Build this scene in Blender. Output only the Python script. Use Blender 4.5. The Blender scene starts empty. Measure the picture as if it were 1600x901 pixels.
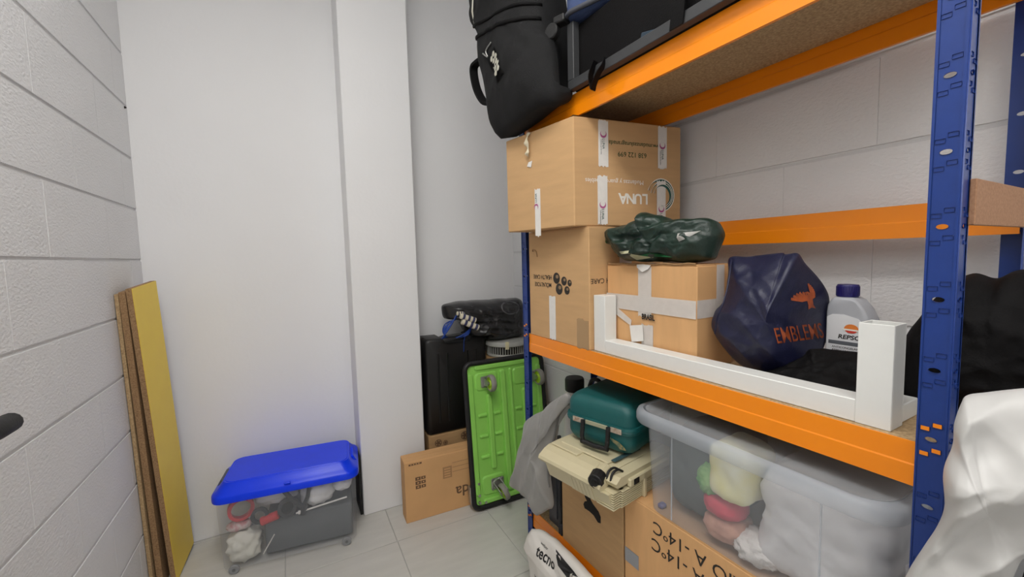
import bpy, bmesh, math, random
from mathutils import Matrix, Vector, noise
from mathutils.bvhtree import BVHTree

random.seed(7)
scene = bpy.context.scene
COL = scene.collection
PI = math.pi

# ------------------------------------------------------------------ camera
F_PX, YAW, PITCH, ROLL, CAM_H = 652.9, .486802, .0772895, -.0255662, 1.21
def camera():
    fwd = Vector((math.sin(YAW), math.cos(YAW), 0)); rt = Vector((math.cos(YAW), -math.sin(YAW), 0)); up = Vector((0, 0, 1))
    f2 = fwd*math.cos(PITCH) - up*math.sin(PITCH); u2 = up*math.cos(PITCH) + fwd*math.sin(PITCH)
    r3 = rt*math.cos(ROLL) + u2*math.sin(ROLL); u3 = u2*math.cos(ROLL) - rt*math.sin(ROLL)
    cd = bpy.data.cameras.new('camera'); cd.sensor_fit = 'HORIZONTAL'; cd.sensor_width = 36
    cd.lens = F_PX/1600*36; cd.clip_start = .01; cd.clip_end = 50
    co = bpy.data.objects.new('camera', cd); COL.objects.link(co)
    m = Matrix((r3, u3, -f2)).transposed().to_4x4(); m.translation = (0, 0, CAM_H)
    co.matrix_world = m
    scene.camera = co
camera()

# ------------------------------------------------------------------ world, lights, exposure
world = bpy.data.worlds.new('world'); scene.world = world; world.use_nodes = True
world.node_tree.nodes['Background'].inputs[0].default_value = (.9, .95, 1, 1)
world.node_tree.nodes['Background'].inputs[1].default_value = .25
CEIL = 2.75
LAMP = (-.05, .40, CEIL-.075)
ld = bpy.data.lights.new('lamp_and_fill_light', 'AREA'); ld.shape = 'RECTANGLE'; ld.size = .50; ld.size_y = 1.2
ld.energy = 12.5; ld.color = (1, .985, .96)
lo = bpy.data.objects.new('lamp_and_fill_light', ld); lo.location = LAMP; COL.objects.link(lo)
ld2 = bpy.data.lights.new('lamp_and_fill_light', 'AREA'); ld2.shape = 'RECTANGLE'; ld2.size = .50; ld2.size_y = 1.2  # second lamp, added behind the camera to fill the shade
ld2.energy = 6; ld2.color = (1, .985, .96)
lo2 = bpy.data.objects.new('lamp_and_fill_light', ld2); lo2.location = (-.05, -.95, CEIL-.075); COL.objects.link(lo2)
vs = scene.view_settings
vs.view_transform = 'Standard'; vs.look = 'None'; vs.gamma = 1; vs.use_curve_mapping = False
vs.exposure = 0.0

# ------------------------------------------------------------------ helpers: materials
def lin(c):
    return tuple(((v/255)/12.92 if v/255 <= .04045 else ((v/255+.055)/1.055)**2.4) for v in c)
MATS = {}
def mat(name, rgb, rough=.5, metal=0, var=.0, vscale=40, bump=0, bscale=200, alpha=None, coat=0, spec=None, emit=None, rgb2=None, stretch=None, sheen=0, detail=3):
    if name in MATS: return MATS[name]
    m = bpy.data.materials.new(name); m.use_nodes = True; nt = m.node_tree; N = nt.nodes; Lk = nt.links
    b = N['Principled BSDF']; c = lin(rgb)
    b.inputs['Base Color'].default_value = (*c, 1); b.inputs['Roughness'].default_value = rough; b.inputs['Metallic'].default_value = metal
    if spec is not None: b.inputs['Specular IOR Level'].default_value = spec
    if coat: b.inputs['Coat Weight'].default_value = coat
    if sheen: b.inputs['Sheen Weight'].default_value = sheen
    if emit: b.inputs['Emission Color'].default_value = (*c, 1); b.inputs['Emission Strength'].default_value = emit
    tc = N.new('ShaderNodeTexCoord'); src = tc.outputs['Object']
    if stretch:
        mp = N.new('ShaderNodeMapping'); mp.inputs['Scale'].default_value = stretch; Lk.new(src, mp.inputs[0]); src = mp.outputs[0]
    if var or rgb2:
        nz = N.new('ShaderNodeTexNoise'); nz.inputs['Scale'].default_value = vscale; nz.inputs['Detail'].default_value = detail; Lk.new(src, nz.inputs['Vector'])
        r = N.new('ShaderNodeValToRGB'); Lk.new(nz.outputs['Fac'], r.inputs[0])
        r.color_ramp.elements[0].position = .3; r.color_ramp.elements[1].position = .7
        c2 = lin(rgb2) if rgb2 else tuple(min(1, v*(1+var)) for v in c)
        c1 = c if rgb2 else tuple(v*(1-var) for v in c)
        r.color_ramp.elements[0].color = (*c1, 1); r.color_ramp.elements[1].color = (*c2, 1)
        Lk.new(r.outputs[0], b.inputs['Base Color'])
    if bump:
        n2 = N.new('ShaderNodeTexNoise'); n2.inputs['Scale'].default_value = bscale; n2.inputs['Detail'].default_value = 4; Lk.new(src, n2.inputs['Vector'])
        bp = N.new('ShaderNodeBump'); bp.inputs['Strength'].default_value = bump; bp.inputs['Distance'].default_value = .004
        Lk.new(n2.outputs['Fac'], bp.inputs['Height']); Lk.new(bp.outputs[0], b.inputs['Normal'])
    if alpha is not None:
        out = N['Material Output']; tr = N.new('ShaderNodeBsdfTransparent'); mx = N.new('ShaderNodeMixShader')
        mx.inputs[0].default_value = alpha; Lk.new(tr.outputs[0], mx.inputs[1]); Lk.new(b.outputs[0], mx.inputs[2]); Lk.new(mx.outputs[0], out.inputs[0])
    MATS[name] = m
    return m

M_WALL = mat('white_plaster', (240, 240, 241), .75, var=.012, vscale=2.5, bump=.12, bscale=60)
M_BLOCK = mat('painted_block', (236, 236, 237), .65, var=.015, vscale=6, bump=.55, bscale=95, stretch=(1, 1, 1.6))
M_MORTAR = mat('painted_mortar', (222, 222, 223), .8, bump=.4, bscale=150)
M_CEIL = mat('ceiling_paint', (244, 244, 244), .8, var=.01, vscale=3)
M_TILE = mat('grey_porcelain', (204, 202, 196), .38, var=.05, vscale=5, stretch=(1, 5, 1), bump=.03, bscale=300)
M_GROUT = mat('grout', (186, 185, 180), .9, var=.03)
M_ORANGE = mat('orange_enamel', (255, 145, 8), .32, var=.02, vscale=8, coat=.25)
M_BLUE = mat('blue_enamel', (23, 56, 130), .38, var=.05, vscale=30, bump=.05, bscale=120)
M_CHIP = mat('chipboard', (156, 128, 92), .85, rgb2=(196, 168, 128), vscale=190, bump=.25, bscale=260)
M_CHIPEDGE = mat('chipboard_edge', (132, 101, 70), .9, rgb2=(172, 138, 100), vscale=230, bump=.4, bscale=240)
M_BROWN = mat('brown_fibreboard', (158, 116, 86), .85, rgb2=(178, 136, 104), vscale=260, bump=.2, bscale=260)
M_CARD = mat('cardboard', (205, 165, 118), .85, var=.05, vscale=7, bump=.08, bscale=60, stretch=(1, 1, 6))
M_CARD2 = mat('cardboard_dull', (186, 150, 106), .85, var=.06, vscale=9, bump=.08, bscale=60, stretch=(1, 1, 6))
M_CARD3 = mat('cardboard_warm', (216, 168, 116), .85, var=.05, vscale=7, bump=.08, bscale=60, stretch=(1, 6, 1))
M_CARDIN = mat('cardboard_edge', (150, 116, 78), .9, var=.15, vscale=120)
M_TAPE = mat('white_tape', (232, 229, 224), .4, var=.03, vscale=60, bump=.1, bscale=90)
M_TAPET = mat('frosted_tape', (238, 232, 226), .35, var=.03, vscale=60, alpha=.62, bump=.15, bscale=90)
M_INK = mat('black_ink', (38, 34, 30), .7)
M_INKBR = mat('brown_ink', (112, 84, 60), .8)
M_INKGR = mat('green_ink', (52, 84, 48), .8)
M_INKTEAL = mat('teal_ink', (34, 84, 76), .7)
M_INKW = mat('white_ink', (240, 236, 226), .7)
M_PINK = mat('magenta_ink', (178, 92, 140), .6)
M_BLACK = mat('black_plastic', (20, 20, 21), .42, bump=.12, bscale=220, var=.1, vscale=30)
M_BLACKFAB = mat('black_fabric', (21, 21, 22), .8, bump=.3, bscale=420, var=.15, vscale=14, spec=.3)
M_NYLON = mat('black_nylon', (13, 12, 13), .7, spec=.15, bump=.2, bscale=300, var=.15, vscale=10)
M_RUBBER = mat('black_rubber', (20, 20, 21), .55, bump=.1)
M_DGREY = mat('dark_grey_metal', (60, 61, 63), .5, var=.06, vscale=40)
M_STEEL = mat('zinc_steel', (176, 176, 172), .32, metal=.85, var=.06, vscale=60)
M_WHITE = mat('white_lacquer', (232, 233, 230), .35, var=.01)

# ------------------------------------------------------------------ helpers: geometry
def BX(x0, x1, y0, y1, z0, z1, bev=0, seg=1):
    bm = bmesh.new(); bmesh.ops.create_cube(bm, size=1)
    bmesh.ops.scale(bm, vec=(x1-x0, y1-y0, z1-z0), verts=bm.verts)
    bmesh.ops.translate(bm, vec=((x0+x1)/2, (y0+y1)/2, (z0+z1)/2), verts=bm.verts)
    if bev: bmesh.ops.bevel(bm, geom=list(bm.edges), offset=bev, segments=seg, profile=.5, affect='EDGES')
    return bm
def MESHBM(verts, faces):
    bm = bmesh.new(); vs_ = [bm.verts.new(v) for v in verts]
    for f in faces:
        try: bm.faces.new([vs_[i] for i in f])
        except ValueError: pass
    bm.normal_update()
    return bm
def JOIN(*bms):
    out = bmesh.new()
    for b in bms:
        me = b if isinstance(b, bpy.types.Mesh) else None
        if me is None:
            me = bpy.data.meshes.new('tmp'); b.to_mesh(me); b.free(); own = True
        else: own = False
        out.from_mesh(me)
        if own: bpy.data.meshes.remove(me)
    return out
def XF(bm, loc=(0, 0, 0), rot=(0, 0, 0), scl=(1, 1, 1)):
    m = Matrix.LocRotScale(Vector(loc), __import__('mathutils').Euler(rot), Vector(scl))
    bmesh.ops.transform(bm, matrix=m, verts=bm.verts); return bm
def ring(c, ax, r, n, start=0):
    ax = Vector(ax).normalized(); a = ax.orthogonal().normalized(); b = ax.cross(a)
    return [Vector(c)+a*r*math.cos(start+2*PI*i/n)+b*r*math.sin(start+2*PI*i/n) for i in range(n)]
def CYL(p0, p1, r0, r1=None, n=16, bev=0):
    r1 = r0 if r1 is None else r1; p0 = Vector(p0); p1 = Vector(p1); ax = p1-p0
    d = ax.normalized()
    if bev: rings = [(p0, r0-bev), (p0+d*bev, r0), (p1-d*bev, r1), (p1, r1-bev)]
    else: rings = [(p0, r0), (p1, r1)]
    return RINGS([ring(c, ax, r, n) for c, r in rings])
def RINGS(rs, caps=True, closed=True):
    bm = bmesh.new(); R_ = [[bm.verts.new(v) for v in r] for r in rs]; n = len(R_[0])
    for a, b in zip(R_, R_[1:]):
        for i in range(n if closed else n-1):
            j = (i+1) % n
            try: bm.faces.new((a[i], a[j], b[j], b[i]))
            except ValueError: pass
    if caps:
        bm.faces.new(list(reversed(R_[0]))); bm.faces.new(R_[-1])
    bmesh.ops.recalc_face_normals(bm, faces=bm.faces)
    return bm
def TUBE(pts, r, n=8, flat=None, closed=False, taper=None):
    pts = [Vector(p) for p in pts]; rs = []; m = len(pts); up = None
    for i, p in enumerate(pts):
        d = (pts[(i+1) % m] if (closed or i+1 < m) else p) - (pts[i-1] if (closed or i) else p)
        d.normalize()
        if up is None: up = d.orthogonal().normalized()
        up = (up - d*up.dot(d)); up = up.normalized() if up.length > 1e-6 else d.orthogonal().normalized()
        b = d.cross(up); k = taper[i] if taper else 1
        rs.append([p + (up*math.cos(2*PI*j/n)*r + b*math.sin(2*PI*j/n)*(flat or r))*k for j in range(n)])
    if closed: rs.append(rs[0])
    bm = RINGS(rs, caps=not closed)
    if closed: bmesh.ops.remove_doubles(bm, verts=bm.verts, dist=1e-6)
    return bm
def RIBBON(pts, wdir, w, t=.0015):
    """a flat strap: pts the centre line, wdir the width direction"""
    wd = Vector(wdir).normalized(); pts = [Vector(p) for p in pts]; rs = []
    for i, p in enumerate(pts):
        d = (pts[min(i+1, len(pts)-1)]-pts[max(i-1, 0)]).normalized(); nn = d.cross(wd).normalized()
        rs.append([p+wd*w/2+nn*t, p+wd*w/2-nn*t, p-wd*w/2-nn*t, p-wd*w/2+nn*t])
    return RINGS(rs)
def spline(pts, n=6, closed=False):
    pts = [Vector(p) for p in pts]; m = len(pts); out = []
    rng = range(m if closed else m-1)
    for i in rng:
        g = lambda k: pts[k % m] if closed else pts[max(0, min(m-1, k))]
        p0, p1, p2, p3 = g(i-1), g(i), g(i+1), g(i+2)
        for k in range(n):
            t = k/n
            out.append(.5*((2*p1)+(p2-p0)*t+(2*p0-5*p1+4*p2-p3)*t*t+(3*p1-p0-3*p2+p3)*t**3))
    if not closed: out.append(pts[-1])
    return out
def LATHE(prof, n=24, caps=True):
    return RINGS([[Vector((r*math.cos(2*PI*i/n), r*math.sin(2*PI*i/n), z)) for i in range(n)] for r, z in prof], caps)
def RRECT(wx, wy, r, z, n=5, cx=0, cy=0):
    r = min(r, wx/2-1e-4, wy/2-1e-4); out = []
    for k, (sx, sy) in enumerate(((1, 1), (-1, 1), (-1, -1), (1, -1))):
        for i in range(n+1):
            a = k*PI/2 + i*PI/2/n
            out.append(Vector((cx+sx*(wx/2-r)+r*math.cos(a), cy+sy*(wy/2-r)+r*math.sin(a), z)))
    return out
def RRLOFT(levels, caps=(True, True), n=5):
    bm = RINGS([RRECT(wx, wy, r, z, n) for z, wx, wy, r in levels], caps=False)
    bm.verts.ensure_lookup_table(); m = 4*(n+1)
    if caps[0]: bm.faces.new([bm.verts[i] for i in reversed(range(m))])
    if caps[1]: bm.faces.new([bm.verts[(len(levels)-1)*m+i] for i in range(m)])
    bmesh.ops.recalc_face_normals(bm, faces=bm.faces)
    return bm
def from_curve(cu):
    o = bpy.data.objects.new('tmpc', cu); COL.objects.link(o)
    dg = bpy.context.evaluated_depsgraph_get()
    me = bpy.data.meshes.new_from_object(o.evaluated_get(dg)); bpy.data.objects.remove(o); bpy.data.curves.remove(cu)
    return me
def PLATE(outer, holes=(), t=.002):
    """a flat sheet in local XY with holes cut through"""
    cu = bpy.data.curves.new('plate', 'CURVE'); cu.dimensions = '2D'; cu.fill_mode = 'BOTH'; cu.extrude = t/2
    for loop in (outer, *holes):
        sp = cu.splines.new('POLY'); sp.points.add(len(loop)-1); sp.use_cyclic_u = True
        for p, q in zip(sp.points, loop): p.co = (q[0], q[1], 0, 1)
    me = from_curve(cu); bm = bmesh.new(); bm.from_mesh(me); bpy.data.meshes.remove(me)
    return bm
def TXT(s, size, t=.0004, align='CENTER', sx=1, bold=0, shear=0):
    cu = bpy.data.curves.new('txt', 'FONT'); cu.body = s; cu.size = size; cu.extrude = t/2; cu.align_x = align; cu.align_y = 'CENTER'
    cu.offset = bold; cu.resolution_u = 3; cu.shear = shear
    me = from_curve(cu); bm = bmesh.new(); bm.from_mesh(me); bpy.data.meshes.remove(me)
    if sx != 1: bmesh.ops.scale(bm, vec=(sx, 1, 1), verts=bm.verts)
    return bm
def ON(bm, o, right, up, lift=.0006):
    """move a flat XY mesh to a plane at o, with the given right and up vectors"""
    r = Vector(right).normalized(); u = Vector(up); u = (u-r*u.dot(r)).normalized(); n_ = r.cross(u)
    m = Matrix((r, u, n_)).transposed().to_4x4(); m.translation = Vector(o)+n_*lift
    bmesh.ops.transform(bm, matrix=m, verts=bm.verts); return bm
def ELL(cx, cy, rx, ry, n=12): return [(cx+rx*math.cos(2*PI*i/n), cy+ry*math.sin(2*PI*i/n)) for i in range(n)]
def RC(x0, x1, y0, y1): return [(x0, y0), (x1, y0), (x1, y1), (x0, y1)]
def ridge(p, s):
    return 1-2*abs(noise.noise(Vector(p)*s))
def CLOTH(bound, tf, tb, nrm, centre=None, nr=14, ns=5, wr=.006, ws=14, seed=0, pw=2.2, pe=.5, stretch=(1, 1, 1), crease=.5, fold=None, lat=.003, lin=False):
    """a stuffed / crumpled cloth body: a closed 3-D outline, filled on both sides and pushed out along nrm (front tf, back tb), with folds"""
    B = spline(bound, ns, True) if not lin else [Vector(bound[i]).lerp(Vector(bound[(i+1) % len(bound)]), k/ns) for i in range(len(bound)) for k in range(ns)]
    nrm = Vector(nrm).normalized()
    C = Vector(centre) if centre else sum(B, Vector())/len(B)
    off = Vector((seed*3.7, seed*1.3, seed*2.1)); n = len(B); rows_f = []; rows_b = []
    def st(p): return Vector((p.x*stretch[0], p.y*stretch[1], p.z*stretch[2]))
    for k in range(nr+1):
        r = k/nr; rf = []; rb = []
        for j in range(n):
            p = C.lerp(B[j], r); th = max(0, 1-r**pw)**pe
            q = st(p)+off
            env = max(0, 1-r**6)
            w = ridge(q, ws)*.6 + ridge(q+Vector((9, 2, 5)), ws*2.3)*.28 + noise.noise(q*ws*.5)*.5*crease + ridge(q+Vector((3, 7, 1)), ws*5)*.12 - (noise.voronoi(q*ws*.9)[0][0]-.4)*.9*crease
            if fold:
                fd, ff_, fa = fold; t_ = p.dot(Vector(fd))*ff_ + noise.noise(p*6+off)*1.1
                w += fa*(1-2*abs(noise.noise(Vector((t_, seed*1.7, .3+.5*noise.noise(p*3))))))
            lv = Vector((noise.noise(q*ws*1.7), noise.noise(q*ws*1.7+Vector((5, 5, 5))), noise.noise(q*ws*1.7+Vector((8, 1, 2)))))*lat
            rf.append(p + nrm*(tf*th + wr*w*(.35+.65*env)) + lv)
            w2 = ridge(q+Vector((17, 3, 1)), ws)
            rb.append(p - nrm*(tb*th + wr*w2*env*.6) + lv)
        rows_f.append(rf); rows_b.append(rb)
    for j in range(n): rows_b[-1][j] = rows_f[-1][j]
    bm = bmesh.new()
    def sheet(rows, flip):
        c = bm.verts.new(sum(rows[0], Vector())/n); prev = None
        for k in range(1, nr+1):
            cur = [bm.verts.new(v) for v in rows[k]]
            for j in range(n):
                i2 = (j+1) % n
                f = (c, cur[j], cur[i2]) if prev is None else (prev[j], cur[j], cur[i2], prev[i2])
                bm.faces.new(f if not flip else tuple(reversed(f)))
            prev = cur
    sheet(rows_f, False); sheet(rows_b, True)
    bmesh.ops.remove_doubles(bm, verts=bm.verts, dist=1e-5)
    bmesh.ops.recalc_face_normals(bm, faces=bm.faces)
    return bm
def LUMP(c, rad, seed=0, amp=.25, scale=3, lev=4, sq=2.0, flat=None):
    """a lumpy rounded body (a bundle, a soft toy): a dented sphere squared off by sq"""
    bm = bmesh.new(); bmesh.ops.create_icosphere(bm, subdivisions=lev, radius=1); off = Vector((seed*2.3, seed*5.1, seed))
    for v in bm.verts:
        d = v.co.normalized(); k = (abs(d.x)**sq+abs(d.y)**sq+abs(d.z)**sq)**(-1/sq)
        k *= 1+amp*(noise.noise(d*scale+off)*.7+ridge(d+off, scale*1.6)*.3)
        p = Vector((d.x*k*rad[0], d.y*k*rad[1], d.z*k*rad[2]))
        if flat is not None: p.z = max(p.z, flat)
        v.co = p+Vector(c)
    return bm
def WRAP(bm, tree, d, lift=.0008, back=.5):
    """lay a flat mesh on a curved surface along direction d"""
    d = Vector(d).normalized(); dead = []
    bmesh.ops.subdivide_edges(bm, edges=[e for e in bm.edges if e.calc_length() > .012], cuts=1)
    for v in bm.verts:
        h = tree.ray_cast(v.co-d*back, d)
        if h[0] is None: dead.append(v)
        else: v.co = h[0]-d*lift + (v.co-v.co)
    bmesh.ops.delete(bm, geom=dead, context='VERTS')
    return bm

# ------------------------------------------------------------------ helpers: objects
RA = .0266828                                    # the rack stands 1.5 degrees off the wall
RM = Matrix.Rotation(RA, 4, 'Z')
def TH(name, label, cat, loc=(0, 0, 0), rz=0, frame='R', group=None):
    o = bpy.data.objects.new(name, None); o.empty_display_size = .05; COL.objects.link(o)
    o.location = (RM @ Vector(loc)) if frame == 'R' else Vector(loc)
    o.rotation_euler = (0, 0, rz+(RA if frame == 'R' else 0))
    o['label'] = label; o['category'] = cat
    if group: o['group'] = group
    o['base'] = tuple(loc)
    return o
def P(name, bm, m, parent=None, label=None, smooth=False, rel=False, kind=None, ang=None):
    """one mesh object; rel: the mesh was drawn in rack/world coordinates, so move it to the parent's base"""
    if isinstance(bm, bpy.types.Mesh): me = bm
    else:
        if rel: bmesh.ops.translate(bm, vec=-Vector(parent['base']), verts=bm.verts)
        me = bpy.data.meshes.new(name); bm.to_mesh(me); bm.free()
    if not me.materials: me.materials.append(m)
    if smooth:
        me.shade_smooth()
        if ang: me.set_sharp_from_angle(angle=math.radians(ang))
    o = bpy.data.objects.new(name, me); COL.objects.link(o)
    if parent is not None: o.parent = parent
    if label: o['label'] = label
    if kind: o['kind'] = kind
    return o
def TOP(o, label, cat, group=None):
    o['label'] = label; o['category'] = cat
    if group: o['group'] = group
    return o
def REBASE(o):
    """put a top-level mesh's origin at its base"""
    vs_ = [v.co for v in o.data.vertices]
    c = Vector(((min(v.x for v in vs_)+max(v.x for v in vs_))/2, (min(v.y for v in vs_)+max(v.y for v in vs_))/2, min(v.z for v in vs_)))
    o.data.transform(Matrix.Translation(-c)); return c
def SOLO(name, bm, m, label, cat, frame='R', smooth=True, group=None, ang=None):
    o = P(name, bm, m, smooth=smooth, ang=ang); c = REBASE(o)
    o.location = (RM @ c) if frame == 'R' else c; o.rotation_euler = (0, 0, RA if frame == 'R' else 0)
    return TOP(o, label, cat, group)

# ------------------------------------------------------------------ the room
XL, XR, YB, YF = -.529, 1.178, 2.2, -1.5
COLX0, COLX1, COLY = .243, .547, 2.013
def STR(name, bm, m, parent=None):
    o = P(name, bm, m, parent)
    if parent is None: o['kind'] = 'structure'
    return o
fl = STR('floor', BX(XL-.1, XR+.1, YF-.1, YB+.15, -.1, -.003), M_GROUT); fl['label'] = 'light grey porcelain tile floor'
tile_cache = {}
def tile(x0, x1, y0, y1):
    g = .0014
    k = (round(x1-x0, 3), round(y1-y0, 3))
    if k not in tile_cache:
        me = bpy.data.meshes.new('tile'); b = BX(g, x1-x0-g, g, y1-y0-g, -.0029, 0, .0012); b.to_mesh(me); b.free(); me.materials.append(M_TILE); tile_cache[k] = me
    o = bpy.data.objects.new('tile', tile_cache[k]); COL.objects.link(o); o.parent = fl; o.location = (x0, y0, 0)
xs = [XL]+[.34-.425*2, .34-.425, .34, .765, XR]; ys = [YF]+[1.755-.425*k for k in range(7, -1, -1)]+[2.18, YB]
xs = [xs[0]]+xs[2:]
for a, b in zip(xs, xs[1:]):
    for c, d in zip(ys, ys[1:]): tile(a, b, c, d)
STR('ceiling', BX(XL-.1, XR+.1, YF-.1, YB+.15, CEIL, CEIL+.1), M_CEIL)['label'] = 'white ceiling'
STR('wall_back', BX(XL-.1, XR+.1, YB, YB+.12, 0, CEIL), M_WALL)['label'] = 'smooth white plastered back wall'
col = STR('wall_column', BX(COLX0, COLX1, COLY, YB-.0005, 0, CEIL, .004), M_WALL); col['label'] = 'white plastered column on the back wall'
STR('wall_front', BX(XL-.1, XR+.1, YF-.12, YF, 0, CEIL), M_WALL)['label'] = 'white wall behind the camera'
def block_mesh(w, h):
    bm = BX(-.04, 0, .0002, w-.0002, .002, h-.002)
    bmesh.ops.bevel(bm, geom=[e for e in bm.edges if abs(e.verts[0].co.y-e.verts[1].co.y) > .001], offset=.0035, segments=2, affect='EDGES')
    bmesh.ops.bevel(bm, geom=[e for e in bm.edges if abs(e.verts[0].co.z-e.verts[1].co.z) > h*.5], offset=.0009, segments=1, affect='EDGES')
    return bm
def block_wall(name, x, sgn, label):
    w = STR(name, BX(min(x-sgn*.1, x-sgn*.0035), max(x-sgn*.1, x-sgn*.0035), YF, YB, 0, CEIL), M_MORTAR); w['label'] = label
    cache = {}; rnd = random.Random(3)
    zs = [0]+[.032+.2*k for k in range(14)]+[CEIL]
    for k, (z0, z1) in enumerate(zip(zs, zs[1:])):
        if z1-z0 < .02 or z0 >= CEIL: continue
        z1 = min(z1, CEIL)
        # joints measured on the wall: 1.28 + .4 n on one course, half a block on on the next
        s = (1.275 if k % 2 == 0 else 1.475) if sgn > 0 else (.46 if k % 2 == 0 else .66)
        js = sorted([s+.4*n for n in range(-8, 4) if YF+.03 < s+.4*n < YB-.03]); js = [YF]+js+[YB]
        for a, b in zip(js, js[1:]):
            key = (round(b-a, 3), round(z1-z0, 3))
            if key not in cache:
                me = bpy.data.meshes.new('block'); bm = block_mesh(b-a, z1-z0); bm.to_mesh(me); bm.free(); me.materials.append(M_BLOCK); cache[key] = me
            o = bpy.data.objects.new('block', cache[key]); COL.objects.link(o); o.parent = w
            o.location = (x+sgn*rnd.uniform(-.0005, .0003), a, z0)
            if sgn < 0: o.rotation_euler = (0, 0, PI); o.location.y = b
    return w
block_wall('wall_left', XL, 1, 'white painted concrete block wall beside the leaning boards')
block_wall('wall_right', XR, -1, 'white painted concrete block wall behind the rack')

# ceiling lamps above the frame: the room's own, then an added fill
for i, yy in enumerate((LAMP[1], -.95)):
    t = TH('ceiling_and_fill_light', ('long white ceiling light above the aisle in front of the rack', 'added long fill light on the ceiling, unseen behind the camera')[i], 'ceiling light', (LAMP[0], yy, CEIL-.06), frame='W', group='long ceiling lights')
    P('frame', PLATE(RC(-.28, .28, -.63, .63), [RC(-.255, .255, -.605, .605)], .05), M_WHITE, t).location.z = .033
    P('diffuser', BX(-.254, .254, -.604, .604, .02, .03), mat('lit_diffuser', (255, 252, 246), .5, emit=4), t)

# small nail in the left wall, far top
SOLO('nail', CYL((XL, 2.17, 1.822), (XL+.006, 2.17, 1.822), .005, .003, 8), M_BLACK, 'small dark nail in the left block wall near the corner', 'nail', 'W')

# door folded open along the left wall, only its handle reaches into view
dr = P('door_1', JOIN(BX(XL+.012, XL+.052, .2, .985, .012, 2.03, .002)), M_WHITE); dr['kind'] = 'structure'; dr['label'] = 'open white door lying along the left wall'
hp = spline([(XL+.10, .82, .966), (XL+.112, .845, .966), (XL+.118, .88, .966), (XL+.12, .915, .966), (XL+.12, .938, .966), (XL+.12, .952, .966), (XL+.12, .958, .966)], 4)
hd = P('door_handle', JOIN(CYL((XL+.052, .82, .966), (XL+.06, .82, .966), .026, n=24, bev=.002), CYL((XL+.058, .82, .966), (XL+.105, .82, .966), .011),
      TUBE(hp, .0155, 14, taper=[.75+.25*min(1, i/12) if i < len(hp)-5 else (1, .97, .88, .7, .35)[i-len(hp)+5] for i in range(len(hp))])), M_RUBBER, dr, 'black lever handle', smooth=True, ang=50)
# ------------------------------------------------------------------ the rack
FX, BXX = .7964, 1.148          # front and back planes (rack frame)
Y0, Y1 = .195, 1.33             # near and far ends
PW = .0315
PH = 1.80
rack = TH('storage_rack', 'boltless storage rack with blue perforated posts, orange beams and chipboard shelves', 'rack', (FX, Y0, 0))
def RPT(p): return Vector(p)-Vector((FX, Y0, 0))
def post(fx, fy, xdir, ydir):
    """L-section: one flange along the aisle (y), one along the depth (x); slots recessed, ovals cut through"""
    def flange(s):
        ov, sl = [], []
        z = .035
        while z < PH-.04:
            ov.append(ELL(PW*.5, z, .0066, .0036, 12))
            for (u, v) in ((.30, .022), (.70, .015), (.30, -.015), (.70, -.022)):
                sl.append(RC(PW*u-.0052, PW*u+.0052, z+v-.003, z+v+.003))
            z += .1
        a = PLATE(RC(0, PW, 0, PH), ov+sl, .0012); bmesh.ops.translate(a, vec=(0, 0, .0012*s), verts=a.verts)
        b = PLATE(RC(0, PW, 0, PH), ov, .0012)
        return JOIN(a, b)
    # flange in the y-z plane, facing away from xdir
    a = flange(-xdir*ydir); a = ON(a, (fx, fy, 0), (0, ydir, 0), (0, 0, 1), 0)
    b = flange(xdir*ydir); b = ON(b, (fx, fy, 0), (xdir, 0, 0), (0, 0, 1), 0)
    edge = CYL((fx+xdir*.0008, fy+ydir*.0008, 0), (fx+xdir*.0008, fy+ydir*.0008, PH), .0018, n=6)
    foot = BX(min(fx, fx+xdir*PW)-.002, max(fx, fx+xdir*PW)+.002, min(fy, fy+ydir*PW)-.002, max(fy, fy+ydir*PW)+.002, 0, .035, .002)
    o = P('post', JOIN(a, b, edge), M_BLUE, rack, rel=True)
    f = P('foot', foot, M_RUBBER, o); f.data.transform(Matrix.Translation(-Vector(rack['base'])))
    return o
post(FX, Y0, 1, 1); post(FX, Y1, 1, -1); post(BXX, Y0, -1, 1); post(BXX, Y1, -1, -1)
BH = .0665
def beam(y0, y1, z, x, d, ends=True):
    """z: lower edge; d=+1 front beam (face towards -x), -1 back beam"""
    pr = [(.0022, 0), (.0022, .031), (.0035, .0335), (.0035, BH), (.0065, BH), (.0065, BH-.014), (.026, BH-.014), (.026, BH-.0165), (.0065, BH-.0165), (.0065, .034), (.0052, .0315), (.0052, .003), (.010, .003), (.010, 0)]
    rs = [[Vector((x+d*a, y, z+b)) for a, b in pr] for y in (y0, y1)]
    bm = RINGS(rs)
    return bm
def hooks(y, z, x):
    return [BX(x-.0024, x-.0002, y+PW*u-.0045, y+PW*u+.0045, z+v-.0028, z+v+.0028) for (u, v) in ((.30, .022), (.70, .015), (.30, -.015), (.70, -.022))]
LEV = [(.178, 'low'), (.8565, 'mid'), (1.617, 'top')]
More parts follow.
